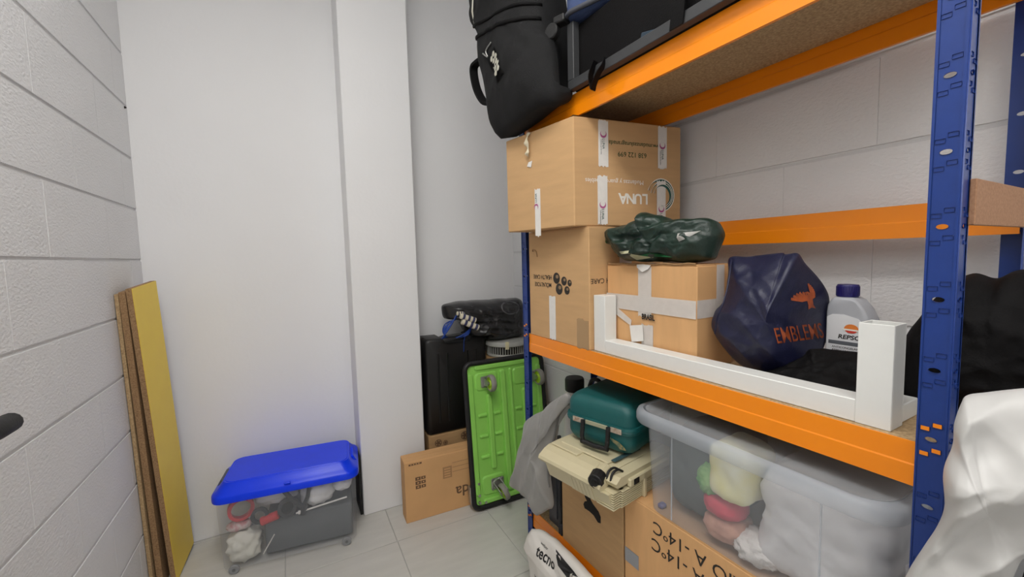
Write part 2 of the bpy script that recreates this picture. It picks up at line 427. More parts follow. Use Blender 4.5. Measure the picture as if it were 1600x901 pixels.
for z, nm in LEV:
    b = P('beam', beam(Y0+PW, Y1-PW, z, FX+.001, 1), M_ORANGE, rack, rel=True)
    zc = min((.035+.1*k for k in range(20)), key=lambda q: abs(q-(z+BH*.5)))
    for yy in (Y0, Y1-PW):
        for hk in hooks(yy, zc, FX):
            h = P('hook', hk, M_ORANGE, b); h.data.transform(Matrix.Translation(-Vector(rack['base'])))
    P('beam', beam(Y0+.004, Y1-.004, z, BXX-.036, 1), M_ORANGE, rack, rel=True)
    for yy, d in ((Y0+.003, 1), (Y1-.003, -1)):
        P('side_beam', BX(FX+PW, BXX-PW, min(yy, yy+d*.012), max(yy, yy+d*.012), z, z+BH-.014, .002), M_ORANGE, rack, rel=True)
    sh = P('shelf', BX(FX+.0085, BXX-.0375, Y0+.017, Y1-.017, z+BH-.0135, z+BH-.0005), M_CHIP, rack, 'chipboard shelf', rel=True)
# a level with only a back beam and a brown board strip across the near end
P('beam', beam(Y0+.004, Y1-.004, 1.226, BXX-.036, 1), M_ORANGE, rack, rel=True)
P('side_strip', BX(FX+PW-.004, BXX-.004, Y0-.0085, Y0-.0015, 1.236, 1.298, .001), M_BROWN, rack, 'brown fibreboard strip across the near end', rel=True)
SH0, SH1, SH2 = .178+BH, .8565+BH, 1.617+BH        # shelf tops: .2445, .923, 1.6835

# ------------------------------------------------------------------ cartons
def carton(t, x0, x1, y0, y1, z0, z1, m, flaps='y', open_=0, name='body'):
    """t's own coordinates; a body with the split lid of a carton"""
    g = .003
    b = P(name, BX(x0, x1, y0, y1, z0, z1-g, .002), m, t)
    if flaps == 'y':
        ym = (y0+y1)/2
        P('flap', BX(x0+.0015, x1-.0015, y0+.001, ym-.001, z1-g, z1, .0008), m, t)
        P('flap', BX(x0+.0015, x1-.0015, ym+.001, y1-.001, z1-g, z1, .0008), m, t)
    elif flaps == 'x':
        xm = (x0+x1)/2
        P('flap', BX(x0+.001, xm-.001, y0+.0015, y1-.0015, z1-g, z1, .0008), m, t)
        P('flap', BX(xm+.001, x1-.001, y0+.0015, y1-.0015, z1-g, z1, .0008), m, t)
    return b
def wavy_tape(w, h, seed=0, n=8):
    """a strip of tape in local XY with torn ends"""
    r = random.Random(seed); L_ = [(-w/2+r.uniform(-.1, .1)*w*0, -h/2+r.uniform(-.004, .004))]
    lo = [(-w/2+w*i/n, -h/2+r.uniform(-.003, .003)) for i in range(n+1)]; hi = [(w/2-w*i/n, h/2+r.uniform(-.003, .003)) for i in range(n+1)]
    return PLATE(lo+hi, (), .0006)

# moving box, skewed by its load, leaning out past the front beam
lz0, lz1 = 1.293, 1.604
NB = Vector((.764, .975, 0)); FL = Vector((.717, 1.288, 0)); BR = Vector((1.150, .918, 0)); BL = Vector((1.118, 1.268, 0))
lu = TH('moving_box', 'large cardboard moving box printed with a green crescent, right under the top shelf', 'box', (NB.x, NB.y, lz0))
o_ = Vector((NB.x, NB.y, lz0)); q = [v-NB for v in (NB, BR, BL, FL)]; hz = lz1-lz0
vv = [Vector((p.x, p.y, 0)) for p in q]+[Vector((p.x, p.y, hz)) for p in q]
bm = MESHBM(vv, [(0, 3, 2, 1), (4, 5, 6, 7), (0, 1, 5, 4), (1, 2, 6, 5), (2, 3, 7, 6), (3, 0, 4, 7)])
bmesh.ops.bevel(bm, geom=list(bm.edges), offset=.0025, segments=1, affect='EDGES'); bmesh.ops.recalc_face_normals(bm, faces=bm.faces)
P('body', bm, M_CARD, lu)
rx = (BR-NB).normalized(); fy = (FL-NB).normalized(); Lr = (BR-NB).length; Lf = (FL-NB).length; UP = Vector((0, 0, 1))
def lr(u, v): return rx*(u*Lr)+UP*(v*hz)       # camera-side face, u along depth, v up
def lf(u, v): return fy*(u*Lf)+UP*(v*hz)       # aisle face, u away from the camera
P('flap', MESHBM([Vector((.004, .0, hz+.001)), Vector((.0, .02, hz+.001)), Vector((.17, .03, hz+.006)), Vector((.2, -.004, hz+.012)), Vector((.0, .0, hz+.003))], [(0, 1, 2, 3), (4, 1, 2, 3)]), M_CARDIN, lu, 'lifted lid flap')
def upside(bm_, o, lift=.0007): return ON(bm_, o, -rx, -UP, lift)
def lunatape(u, v0, v1, tag_at, w=.034):
    c = lr(u, (v0+v1)/2)
    tp = P('tape', ON(wavy_tape(w, (v1-v0)*hz, int(u*99)), c, rx, UP, .0009), M_TAPE, lu, 'white printed tape')
    def lg(bm_, dv, m): P('tape_print', ON(bm_, lr(u, dv), -UP, rx, .0016), m, tp)
    lg(crescent(.011), tag_at, M_PINK); lg(TXT('LUNA', .0115, .0003), tag_at-.09, M_INKTEAL)
    P('tape_print', ON(TXT('mudanzas y guardamuebles', .004, .0003), lr(u-.02, tag_at-.12), -UP, rx, .0016), M_INK, tp)
def crescent(r, t=.0004, inner=.72, off=.3):
    n = 22; out = [(r*math.cos(a), r*math.sin(a)) for a in [(-2.4+4.8*i/n) for i in range(n+1)]]
    inn = [(-off*r+inner*r*math.cos(a)*1.05, inner*r*1.1*math.sin(a)) for a in [(2.25-4.5*i/n) for i in range(n+1)]]
    return PLATE(out+inn, (), t)
lunatape(.255, .56, .985, .86); lunatape(.81, .57, .985, .80)
lunatape(.245, .015, .47, .20); lunatape(.80, .015, .45, .17)
P('lettering', upside(TXT('www.mudanzaslunagranada', .0185, .0003, sx=.98), lr(.56, .79)), M_INKGR, lu, 'green web address, upside down')
P('lettering', upside(TXT('638 122 699', .021, .0003), lr(.52, .69)), M_INKGR, lu, 'green telephone number, upside down')
P('lettering', upside(TXT('Mudanzas y guardamuebles', .019, .0003), lr(.36, .425)), M_INKW, lu, 'white line of text, upside down')
lt = JOIN(*[XF(TXT(ch, s_, .0003, bold=.0012), (dx, 0, 0)) for ch, s_, dx in (('L', .044, -.036), ('U', .042, -.009), ('N', .042, .019), ('A', .044, .047))])
P('lettering', upside(lt, lr(.55, .27)), M_INKW, lu, 'white removal firm name, upside down')
for k, (r_, m_) in enumerate(((.052, M_INKW), (.049, M_INKTEAL), (.043, M_INKW), (.0405, M_INKTEAL), (.035, M_INKW), (.033, M_INKTEAL))):
    c = crescent(r_, .0003, .86, .16); XF(c, (0, 0, 0), (0, 0, .62 if k > 1 else .5))
    P('crescent_print', ON(c, lr(.80+.008*(k//2), .31), rx, UP, .0007+.0001*k), m_, lu)
# aisle face: torn tape and a printed strip
def lface(bm_, u, v, lift=.0008): return ON(bm_, lf(u, v), -fy, UP, lift)
P('tape', lface(wavy_tape(.026, .15, 5), .50, .14+.03), M_TAPE, lu, 'white printed tape')
P('tape_print', ON(crescent(.010), lf(.52, .23), UP, fy, .0016), M_PINK, lu); P('tape_print', ON(TXT('LUNA', .011, .0003), lf(.52, .32), UP, fy, .0016), M_INKTEAL, lu)
cu_ = spline([(.0, .03, -.0), (.004, .02, .004), (.002, .0, .012), (.006, -.02, .006), (.003, -.036, .010), (.001, -.045, .002)], 4)
cb = bmesh.new(); rows = []
for i, p in enumerate(cu_):
    w_ = .012*(.6+.4*math.sin(i*.9)); rows.append([cb.verts.new((p.x-w_, p.y, p.z)), cb.verts.new((p.x, p.y, p.z+.005)), cb.verts.new((p.x+w_, p.y, p.z+.002))])
for a, b in zip(rows, rows[1:]):
    for i in range(2): cb.faces.new((a[i], a[i+1], b[i+1], b[i]))
P('tape', ON(cb, lf(.62, .90), -fy, UP, .001), mat('yellowed_tape', (226, 214, 184), .5, var=.05), lu, 'curled torn strip of tape', smooth=True)
P('tape', lface(PLATE([(-.012, -.006), (.008, -.012), (.014, .008), (-.004, .006)], (), .0006), .61, .68, .002), M_TAPE, lu, 'torn scrap of tape')

# medical supply box with the five spheres
mo = TH('supply_box', 'tall cardboard box with five printed spheres standing under the moving box by the far post', 'box', (.802, .958, SH1))
mw, md, mh = .333, .315, lz0-SH1-.001
carton(mo, 0, md, 0, mw, 0, mh, M_CARD, 'x')
def mf(y, z): return Vector((0, y-.958, z-SH1))
def mfu(bm_, y, z): return ON(bm_, mf(y, z), (0, 1, 0), (0, 0, -1), .0007)   # upside down on the aisle face
P('lettering', mfu(TXT('MÖLNLYCKE', .0205, .0003, sx=.86, bold=.0002), 1.203, 1.110), M_INK, mo, 'black maker name, upside down')
P('lettering', mfu(TXT('HEALTH CARE', .0205, .0003, sx=.86, bold=.0002), 1.205, 1.136), M_INK, mo, 'black line of text, upside down')
for y, z, r in ((1.122, 1.134, .0185), (1.108, 1.099, .0185), (1.081, 1.126, .0145), (1.066, 1.097, .0135), (1.052, 1.121, .0105)):
    s = P('sphere_print', ON(PLATE(ELL(0, 0, r, r, 20), (), .0003), mf(y, z), (0, -1, 0), UP, .0007), mat('sphere_ink', (46, 40, 34), .6), mo)
    P('sphere_highlight', ON(PLATE(ELL(r*.25, r*.28, r*.42, r*.34, 12), (), .0003), mf(y, z), (0, -1, 0), UP, .0012), mat('sphere_ink_light', (142, 118, 88), .6), s)
P('tape', ON(wavy_tape(.036, .145, 3), mf(1.148, 1.0), (0, -1, 0), UP, .001), M_TAPE, mo, 'strip of white paper tape')
P('tape', ON(wavy_tape(.055, .09, 4), mf(.99, .968), (0, -1, 0), UP, .001), mat('clear_tape', (206, 172, 128), .25, alpha=.5), mo, 'clear packing tape')
P('lettering', ON(TXT('HEALTH CARE', .0215, .0003), (.075, 0, 1.13-SH1), (-1, 0, 0), -UP, .0007), M_INK, mo, 'black line of text on the side, upside down')
P('tape', ON(wavy_tape(.05, mh*.97, 6), (.145, 0, mh*.5), (1, 0, 0), UP, .001), M_TAPET, mo, 'vertical frosted tape on the side')
tn = TUBE(spline([(-.002, 0, 0), (-.009, -.012, .006), (-.004, -.024, .001), (-.002, -.027, -.012), (-.0008, -.027, -.02)], 4), .0016, 6)
P('tear', XF(tn, mf(1.262, 1.225)), M_CARDIN, mo, 'small torn flake')

# taped box
br = TH('taped_box', 'cardboard box bound with crossing frosted tape below the dark green bag', 'box', (.868, .645, SH1))
bw, bd, bh = .308, .14, 1.178-SH1
carton(br, 0, bd, 0, bw, 0, bh, M_CARD3, 'x')
def bf(y, z): return Vector((0, y-.645, z-SH1))
def bface(bm_, y, z, lift=.001): return ON(bm_, bf(y, z), (0, -1, 0), UP, lift)
P('lettering', bface(TXT('BRASIL', .021, .0003, sx=.70, bold=.0007), .792, 1.036, .0035), M_INK, br, 'black word')
P('tape', bface(wavy_tape(.046, .135, 8), .806, 1.105, .0012), M_TAPET, br, 'vertical frosted tape'); P('tape', bface(wavy_tape(.040, .08, 9), .797, .975, .0012), M_TAPET, br, 'vertical frosted tape')
P('tape', bface(PLATE([(-.155, -.022), (.153, -.024), (.153, .020), (-.155, .021)], (), .0006), .799, 1.072, .002), M_TAPET, br, 'horizontal frosted tape')
P('tape', ON(PLATE(RC(0, bd, -.023, .021), (), .0006), (0, 0, 1.072-SH1), (1, 0, 0), UP, .001), M_TAPET, br, 'frosted tape round the side')
P('tape', ON(PLATE(RC(-.014, .016, -.1, .02), (), .0006), (.085, 0, bh-.022), (1, 0, 0), UP, .0018), M_TAPET, br, 'frosted tape down the side')
P('tape', bface(PLATE([(-.05, .03), (-.05, .0), (.05, -.045), (.052, -.028), (.0, .0)], (), .0006), .905, 1.050, .003), M_TAPET, br, 'torn slanting tape')
P('tape', bface(PLATE([(-.026, .016), (.022, .024), (.026, -.02), (-.018, -.03)], (), .0008), .832, .99, .005), M_TAPE, br, 'torn scrap of white label')
P('crumpled_edge', TUBE([(0.0, .004+.02*i, bh+.0015+.0015*math.sin(i*1.7)) for i in range(16)], .0028, 6), M_CARDIN, br)
P('tape', MESHBM([(-.001, .19, bh+.003), (-.001, .135, bh+.003), (-.006, .145, bh-.012), (-.006, .165, bh-.02), (-.005, .185, bh-.008), (.03, .19, bh+.004), (.03, .14, bh+.004)], [(0, 1, 2, 3, 4), (0, 5, 6, 1)]), M_TAPE, br, 'crumpled paper scrap over the edge')

# two cartons on the lowest shelf
c1 = TH('carton', 'plain brown carton with a black hand hole under the beige machine', 'box', (.800, .823, SH0))
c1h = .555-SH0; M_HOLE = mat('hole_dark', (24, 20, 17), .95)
carton(c1, 0, .3, 0, .287, 0, c1h, M_CARD2, 'x')
hp_ = [(-.012, .036), (-.034, .034), (-.032, .020), (-.022, .012), (-.034, .004), (-.040, -.008), (-.034, -.018), (-.012, -.016), (.008, -.018), (.028, -.030), (.040, -.026), (.040, -.006), (.030, .006), (.006, .016), (-.004, .024)]
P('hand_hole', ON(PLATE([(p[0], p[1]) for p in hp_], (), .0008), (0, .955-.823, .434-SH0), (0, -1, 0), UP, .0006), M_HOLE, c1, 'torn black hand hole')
c2 = TH('frozen_food_carton', 'brown carton printed with a storage temperature below the clear bin', 'box', (.800, .235, SH0))
c2l = .582; c2h = .5555-SH0
carton(c2, 0, .3, 0, c2l, 0, c2h, M_CARD3, 'x')
def c2f(bm_, y, z): return ON(bm_, (0, y-.235, z-SH0), (0, 1, 0), (0, 0, -1), .0008)
P('lettering', c2f(TXT('FRIO A -14ºC', .046, .0003), .585, .515), M_INK, c2, 'black temperature print, upside down')
P('lettering', c2f(TXT('FRIO A -14ºC', .046, .0003), .59, .468), M_INK, c2, 'black temperature print, upside down')
P('label_patch', ON(PLATE(RC(-.025, .025, -.02, .02), (), .0005), (0, .79-.235, .38-SH0), (0, -1, 0), UP, .0008), mat('grey_label', (150, 152, 156), .6), c2, 'grey patch')
# ------------------------------------------------------------------ on the middle shelf
wf = TH('tube_frame', 'white lacquered U-shaped tube frame lying along the front of the middle shelf', 'frame', (.816, .262, SH1))
fl_ = .956-.262
P('rail', BX(0, .045, .046, fl_-.048, 0, .038, .0015), M_WHITE, wf)
P('upright', BX(0, .045, fl_-.048, fl_, 0, .166, .0015), M_WHITE, wf)
up_ = bmesh.new()
for a, b, c, d in ((0, .003, 0, .046), (.042, .045, 0, .046), (.003, .042, 0, .003), (.003, .042, .043, .046)):
    x_ = BX(a, b, c, d, 0, .166, .0006); me_ = bpy.data.meshes.new('t'); x_.to_mesh(me_); x_.free(); up_.from_mesh(me_); bpy.data.meshes.remove(me_)
P('upright', up_, M_WHITE, wf, 'open-ended square upright')
P('foot_rail', BX(.046, .12, .004, .04, 0, .03, .0015), M_WHITE, wf)
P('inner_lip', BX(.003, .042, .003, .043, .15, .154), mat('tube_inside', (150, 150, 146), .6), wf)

# navy drawstring bag
em_poly = [(0.95, 0.618, 1.192), (0.96, 0.577, 1.194), (0.96, 0.552, 1.198), (0.955, 0.501, 1.202), (0.955, 0.493, 1.199), (0.955, 0.47, 1.201), (0.98, 0.467, 1.18), (1.02, 0.458, 1.145), (1.05, 0.45, 1.103), (1.05, 0.451, 1.052), (1.04, 0.449, 1.011), (1.0, 0.45, 0.967), (0.95, 0.475, 0.941), (0.92, 0.519, 0.94), (0.905, 0.562, 0.953), (0.905, 0.601, 0.987), (0.905, 0.632, 1.029), (0.91, 0.625, 1.063), (0.925, 0.61, 1.094), (0.94, 0.614, 1.151)]
em = TH('drawstring_bag', 'navy blue fabric bag with orange eagle and lettering beside the grey bottle', 'bag', (.95, .51, SH1+.002))
M_NAVY = mat('navy_nylon', (24, 27, 58), .45, bump=.15, bscale=260, var=.12, vscale=8)
ebm = CLOTH(em_poly, .045, .05, (-1, -.25, 0), (.915, .495, 1.06), wr=.012, ws=9, seed=4, nr=34, ns=8, pw=1.5, pe=.8, fold=((.1, .55, -.83), 17, .8), crease=.4, lin=False)
for v in ebm.verts: v.co.z = max(v.co.z, SH1+.002)
etree = BVHTree.FromBMesh(ebm)
P('body', ebm, M_NAVY, em, smooth=True, rel=True)
M_OR = mat('orange_print', (196, 96, 48), .6, rgb2=(150, 74, 44), vscale=60)
ev = Vector((.9, .441, -.175)).normalized(); e_h = Vector((ev.y, -ev.x, 0)).normalized(); e_v = e_h.cross(ev); e_r = (e_h*.97+e_v*.23).normalized(); e_u = e_v
tx = TXT('EMBLEMS', .046, .0003, sx=.46, bold=.0001); tx = ON(tx, Vector((0, 0, 1.21))+Vector((.9, .433, -.167))*.8, e_r, e_u, 0); 
P('lettering', WRAP(tx, etree, ev, .0012, .1), M_OR, em, 'orange lettering', rel=True)
eag = []
for i in range(7):                                     # left wing, feathers fanned
    a = math.radians(158-i*13); L_ = .036-.0028*i
    eag.append(PLATE([(0, 0), (L_*math.cos(a), L_*math.sin(a)), (L_*math.cos(a+.13), L_*math.sin(a+.13)-.002), (L_*.4*math.cos(a+.25), L_*.4*math.sin(a+.25)-.003)], (), .0003))
for i in range(6):                                     # right wing, raised
    a = math.radians(92-i*9); L_ = .040-.0035*i
    eag.append(XF(PLATE([(0, 0), (L_*math.cos(a)*.55, L_*math.sin(a)), (L_*math.cos(a-.16)*.55, L_*math.sin(a-.16)), (L_*.4*math.cos(a-.3), L_*.4*math.sin(a-.3))], (), .0003), (.006, .001, 0)))
eag.append(PLATE([(-.004, .006), (.001, .016), (-.003, .019), (-.009, .0165), (-.005, .021), (.002, .022), (.006, .017), (.008, .006), (.006, -.012), (.009, -.022), (.001, -.018), (-.006, -.022), (-.004, -.010)], (), .0003))
eg = ON(XF(JOIN(*eag), scl=(.86, .86, 1)), Vector((0, 0, 1.21))+Vector((.93, .434, -.104))*.8, e_r, e_u, 0)
P('eagle_print', WRAP(eg, etree, (.93, .434, -.104), .0012, .1), M_OR, em, 'orange eagle emblem', rel=True)
P('drawstring', TUBE(spline([(.93, .60, 1.19), (.90, .585, 1.15), (.875, .58, 1.10), (.862, .588, 1.06), (.872, .60, 1.02)], 5), .002, 6), M_NAVY, em, smooth=True, rel=True)

# coolant bottle
rp = TH('coolant_bottle', 'light grey coolant bottle with dark blue cap and white label standing by the wall', 'bottle', (1.055, .360, SH1))
out_ = [(-.0, .0), (.0, .148), (.003, .166), (.010, .177), (.0, .0)]
sil = [(.088, .003), (.088, .150), (.086, .166), (.080, .178), (.074, .183), (.044, .183), (.034, .178), (.020, .160), (.008, .132), (.002, .105), (0, .08), (0, .003), (.003, 0), (.085, 0)]
def slab(poly, t, ins=.006):
    def inset(p, k):
        cx = sum(a for a, b in p)/len(p); cz = sum(b for a, b in p)/len(p)
        return [(cx+(a-cx)*(1-k/.045), cz+(b-cz)*(1-k/.09)) for a, b in p]
    rs = []
    for x, k in ((-t/2, ins*.9), (-t/2+ins*.35, ins*.35), (-t/2+ins, 0), (t/2-ins, 0), (t/2-ins*.35, ins*.35), (t/2, ins*.9)):
        rs.append([Vector((x, a, b)) for a, b in inset(poly, k)])
    return RINGS(rs)
P('body', slab(sil, .052), mat('grey_hdpe', (176, 178, 184), .38, var=.03), rp, smooth=True, ang=40)
cp = P('cap', XF(LATHE([(.0185, .183), (.0195, .185), (.0195, .206), (.018, .209), (.012, .2095)], 28), (0, .059, 0)), mat('cap_blue', (34, 30, 96), .4), rp, 'dark blue screw cap', smooth=True, ang=40)
P('cap_ridges', JOIN(*[XF(BX(.0193, .0202, -.0008, .0008, .186, .205), (0, .059, 0), (0, 0, 2*PI*i/26)) for i in range(26)]), MATS['cap_blue'], cp)
lab = PLATE([(-.040, -.045), (.040, -.045), (.040, .005), (.030, .030), (.015, .046), (-.010, .053), (-.030, .052), (-.040, .046)], (), .0005)
def rpf(bm_, y, z, l=.0008): return ON(bm_, (-.026, y, z), (0, -1, 0), UP, l)
lb = P('label', rpf(lab, .044, .095), mat('label_white', (226, 227, 230), .4), rp, 'white front label')
P('label_dark', rpf(PLATE(RC(-.040, .040, -.024, .018), (), .0005), .044, .031), mat('label_navy', (24, 28, 48), .4), rp, 'dark lower label')
P('emblem', rpf(PLATE(ELL(0, 0, .0125, .0095, 20), (), .0003), .040, .119, .0014), mat('logo_orange', (226, 128, 52), .5), lb)
P('emblem', rpf(PLATE([(-.016, .001), (.012, .0005), (.018, -.001), (.012, -.0035), (-.012, -.003)], (), .0003), .040, .1175, .0018), M_INKW, lb)
P('emblem', rpf(PLATE([(-.010, -.0038), (.010, -.004), (.006, -.0085), (-.006, -.0085)], (), .0003), .040, .119, .0019), mat('logo_red', (206, 62, 48), .5), lb)
P('lettering', rpf(TXT('REPSOL', .0125, .0003, sx=1.1, bold=.0003, shear=.15), .040, .1005, .0014), M_INK, lb)
P('band', rpf(PLATE(RC(-.036, .040, -.0038, .0038), (), .0003), .044, .0875, .0014), mat('band_grey', (96, 100, 106), .5), lb)
P('lettering', rpf(TXT('ANTICONGELANTE', .0062, .0003), .046, .0775, .0014), M_INK, lb)
P('lettering', rpf(TXT('REFRIGERANTE 30%', .0062, .0003), .046, .0705, .0014), M_INK, lb)
P('lettering', rpf(TXT('Protector del motor', .004, .0003), .046, .063, .0014), M_INK, lb)

# black cloth heap
cl = [(.89, .507, .936), (.92, .50, .945), (.95, .455, .977), (.96, .433, 1.0), (.97, .387, 1.005), (.97, .348, 1.0), (.95, .322, .968), (.90, .314, .934), (.88, .379, .930), (.88, .446, .930)]
b_ = CLOTH(cl, .02, .03, (-.75, 0, .66), wr=.014, ws=16, seed=9, nr=20, ns=7)
for v in b_.verts: v.co.z = max(v.co.z, SH1+.001); v.co.x = max(v.co.x, .866)
SOLO('black_cloth', b_, M_NYLON, 'crumpled black cloth heaped inside the white frame in front of the bottle', 'cloth')

# black bag at the near end of the shelf
bb = [(1.02, .305, .925), (1.02, .309, 1.03), (1.03, .29, 1.085), (1.035, .262, 1.135), (1.04, .233, 1.16), (1.045, .205, 1.153), (1.05, .177, 1.168), (1.055, .11, 1.165), (1.06, .06, 1.11), (1.06, .045, 1.0), (1.06, .07, .925), (1.03, .17, .924)]
b_ = CLOTH(bb, .10, .05, (-1, 0, 0), (1.035, .19, 1.02), wr=.018, ws=11, seed=13, nr=26, ns=8)
for v in b_.verts: v.co.z = max(v.co.z, SH1+.001); v.co.x = min(max(v.co.x, .95 if v.co.y > .225 else .84), 1.108)
SOLO('black_bag', b_, M_NYLON, 'slumped black fabric bag at the near end of the middle shelf behind the blue post', 'bag')

# dark green waxed bag on the taped box
gp = [(.868, .946, 1.248), (.868, .935, 1.278), (.87, .885, 1.284), (.88, .818, 1.300), (.885, .819, 1.317), (.89, .767, 1.303), (.9, .725, 1.292), (.92, .652, 1.287), (.93, .635, 1.271), (.93, .63, 1.249), (.925, .638, 1.213), (.92, .661, 1.187), (.91, .732, 1.184), (.885, .816, 1.186), (.87, .861, 1.189), (.866, .903, 1.208), (.866, .925, 1.231)]
gb = TH('green_bag', 'crumpled dark green waxed bag lying on the taped box', 'bag', (.93, .78, 1.1795))
b_ = CLOTH(gp, .045, .07, (-1, 0, .1), (.905, .79, 1.238), wr=.016, ws=17, seed=2, nr=30, ns=8, lat=.006, pw=3, fold=((0, .3, 1), 40, .5))
for v in b_.verts:
    v.co.z = max(v.co.z, 1.180)
    if v.co.y > .945: v.co.y = .945
gtree = BVHTree.FromBMesh(b_)
P('body', b_, mat('dark_green_wax', (18, 38, 31), .38, rgb2=(28, 52, 42), vscale=12, bump=.3, bscale=140), gb, smooth=True, rel=True)
P('tag', WRAP(ON(PLATE([(-.02, .008), (.022, .012), (-.008, -.008), (-.018, -.012)], (), .0004), (.7, .675, 1.247), (0, -1, 0), UP, 0), gtree, (1, 0, 0), .002), M_TAPE, gb, 'white tag', rel=True)
P('strap', WRAP(JOIN(*[ON(TUBE(spline([(-.02, .012+.003*i, 0), (-.035, .0, 0), (-.03, -.016-.004*i, 0), (-.01, -.026-.004*i, 0), (.02, -.03-.003*i, 0)], 5), .0022, 5), (.7, .905, 1.232), (0, -1, 0), UP, 0) for i in range(2)]), gtree, (1, 0, 0), .003), mat('bright_green_web', (22, 104, 58), .6), gb, 'bright green webbing', rel=True)
P('lining', WRAP(ON(PLATE([(-.05, .004), (.0, .012), (.05, .0), (.02, -.012), (-.02, -.014)], (), .0004), (.7, .765, 1.197), (0, -1, 0), UP, 0), gtree, (1, 0, 0), .002), mat('bright_green_lining', (24, 112, 62), .6), gb, 'bright green lining', rel=True)
P('paper_scrap', WRAP(ON(PLATE([(-.03, .012), (.0, .004), (.03, -.002), (-.02, -.008)], (), .0004), (.7, .80, 1.199), (0, -1, 0), UP, 0), gtree, (1, 0, 0), .003), mat('cream_paper', (214, 212, 176), .7), gb, rel=True)
P('paper_scrap', WRAP(ON(PLATE([(-.02, .003), (.02, .005), (.016, -.003), (-.016, -.004)], (), .0004), (.7, .845, 1.212), (0, -1, 0), UP, 0), gtree, (1, 0, 0), .003), MATS['cream_paper'], gb, rel=True)

# ------------------------------------------------------------------ below the middle shelf
# beige machine
M_BEIGE = mat('beige_plastic', (206, 196, 162), .5, var=.02, vscale=20, bump=.06, bscale=200)
mc = TH('beige_machine', 'beige plastic bench machine with black knob and ribbed vents on the carton', 'machine', (.732, .765, .5555), math.radians(9))
P('body', BX(.012, .25, .006, .255, 0, .062, .006, 2), M_BEIGE, mc)
# sloping hood: top slab with a drooping front lip
pr_ = [(-.038, .046), (-.043, .054), (-.040, .062), (-.018, .076), (.0, .082), (.04, .085), (.25, .085), (.25, .062), (.01, .060), (-.03, .044)]
hood = RINGS([[Vector((x, y, z)) for x, z in pr_] for y in (.03, .034, .258, .262)]); 
P('hood', hood, M_BEIGE, mc, 'overhanging beige hood')
P('near_block', RINGS([[Vector((x, y, z)) for x, z in [(-.012, .060), (-.018, .072), (.0, .084), (.25, .084), (.25, .060)]] for y in (-.004, .0, .029)]), M_BEIGE, mc)
P('top_pad', BX(.03, .24, .06, .24, .085, .090, .003), M_BEIGE, mc); P('top_pad', BX(.005, .10, .15, .255, .082, .088, .002), M_BEIGE, mc)
P('side_ledge', BX(.03, .22, -.012, .0, .05, .072, .003), M_BEIGE, mc)
for i in range(8):
    z = .002+i*.0062
    P('vent_rib', JOIN(BX(.004, .24, -.004-.0012*i*.5, .008, z, z+.0036, .0008), BX(-.024, .02, .0, .056, z, z+.0036, .0008)), M_BEIGE, mc)
P('front_plate', RINGS([[Vector((-.018, y, .001)), Vector((-.035, y, .046)), Vector((.014, y, .046)), Vector((.014, y, .001))] for y in (.008, .24)]), MATS['beige_plastic'], mc)
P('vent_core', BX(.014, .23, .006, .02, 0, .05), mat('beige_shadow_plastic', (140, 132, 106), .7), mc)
P('side_post', BX(.092, .104, -.012, .002, .0, .066, .002), M_BEIGE, mc)
for i in range(6):
    P('front_rib', RINGS([[Vector((-.020, y, .0005)), Vector((-.0385, y, .047)), Vector((-.032, y, .052)), Vector((.012, y, .0005))] for y in (.064+.014*i, .0765+.014*i)]), M_BEIGE, mc)
sw = P('switch', BX(.045, .068, -.0135, -.010, .052, .068, .001), M_RUBBER, mc, 'black rocker switch')
P('switch_key', BX(.049, .058, -.0150, -.0135, .055, .065), M_BLACK, sw)
kn = P('knob', JOIN(CYL((-.012, .055, .070), (-.042, .046, .068), .023, .020, 12, .002), CYL((-.042, .046, .068), (-.046, .045, .0678), .011, .010, 12)), M_RUBBER, mc, 'black octagonal knob')
P('knob_socket', CYL((-.0462, .0448, .0677), (-.0466, .0447, .0676), .0075, n=12), mat('socket_black', (8, 8, 8), .8), kn)
P('knob_collar', CYL((.02, .062, .072), (-.014, .053, .070), .0225, .0205, 16), M_BEIGE, mc)
for i in range(2):
    P('clip', TUBE(spline([(.03, .012+.013*i, .085), (.016, .017+.013*i, .093), (-.004, .019+.013*i, .088), (-.014, .017+.013*i, .072)], 4), .0032, 6), M_RUBBER, mc, 'black clip', smooth=True)
P('guide_strip', BX(.045, .16, .048, .062, .090, .093, .001), mat('slate_teal', (58, 84, 88), .5), mc, 'slate teal guide strip')

# teal tool case
M_TEAL = mat('teal_plastic', (20, 88, 88), .48, var=.06, vscale=14, bump=.08, bscale=160)
tc_ = TH('teal_case', 'worn teal plastic tool case with black handle resting on the beige machine', 'tool case', (.812, .80, .6495), math.radians(16))
W_, D_, H_ = .222, .26, .142
def rsh(z0, z1, dome, sgn):
    lv = []
    k = 6
    for i in range(k+1):
        a = i/k*PI/2; ins = .028*(1-math.cos(a)); zz = (z1-z0)*.55*math.sin(a)
        lv.append((ins, zz))
    return lv
def shell(zs, zr, r=.03):
    """half shell from the seam zs towards zr, edges rounding in"""
    lv = [(zs, 0)]; d = zr-zs
    for i in range(0, 7):
        a = i/6*PI/2; lv.append((zs+d*(.45+.55*math.sin(a)), r*(1-math.cos(a))))
    b = RRLOFT([(z, D_-2*i_, W_-2*i_, .03) for z, i_ in lv], n=4)
    return XF(b, (D_/2, W_/2, 0))
P('lower_shell', shell(.064, 0, .024), M_TEAL, tc_, smooth=True, ang=50); P('upper_shell', shell(.078, H_, .026), M_TEAL, tc_, smooth=True, ang=50)
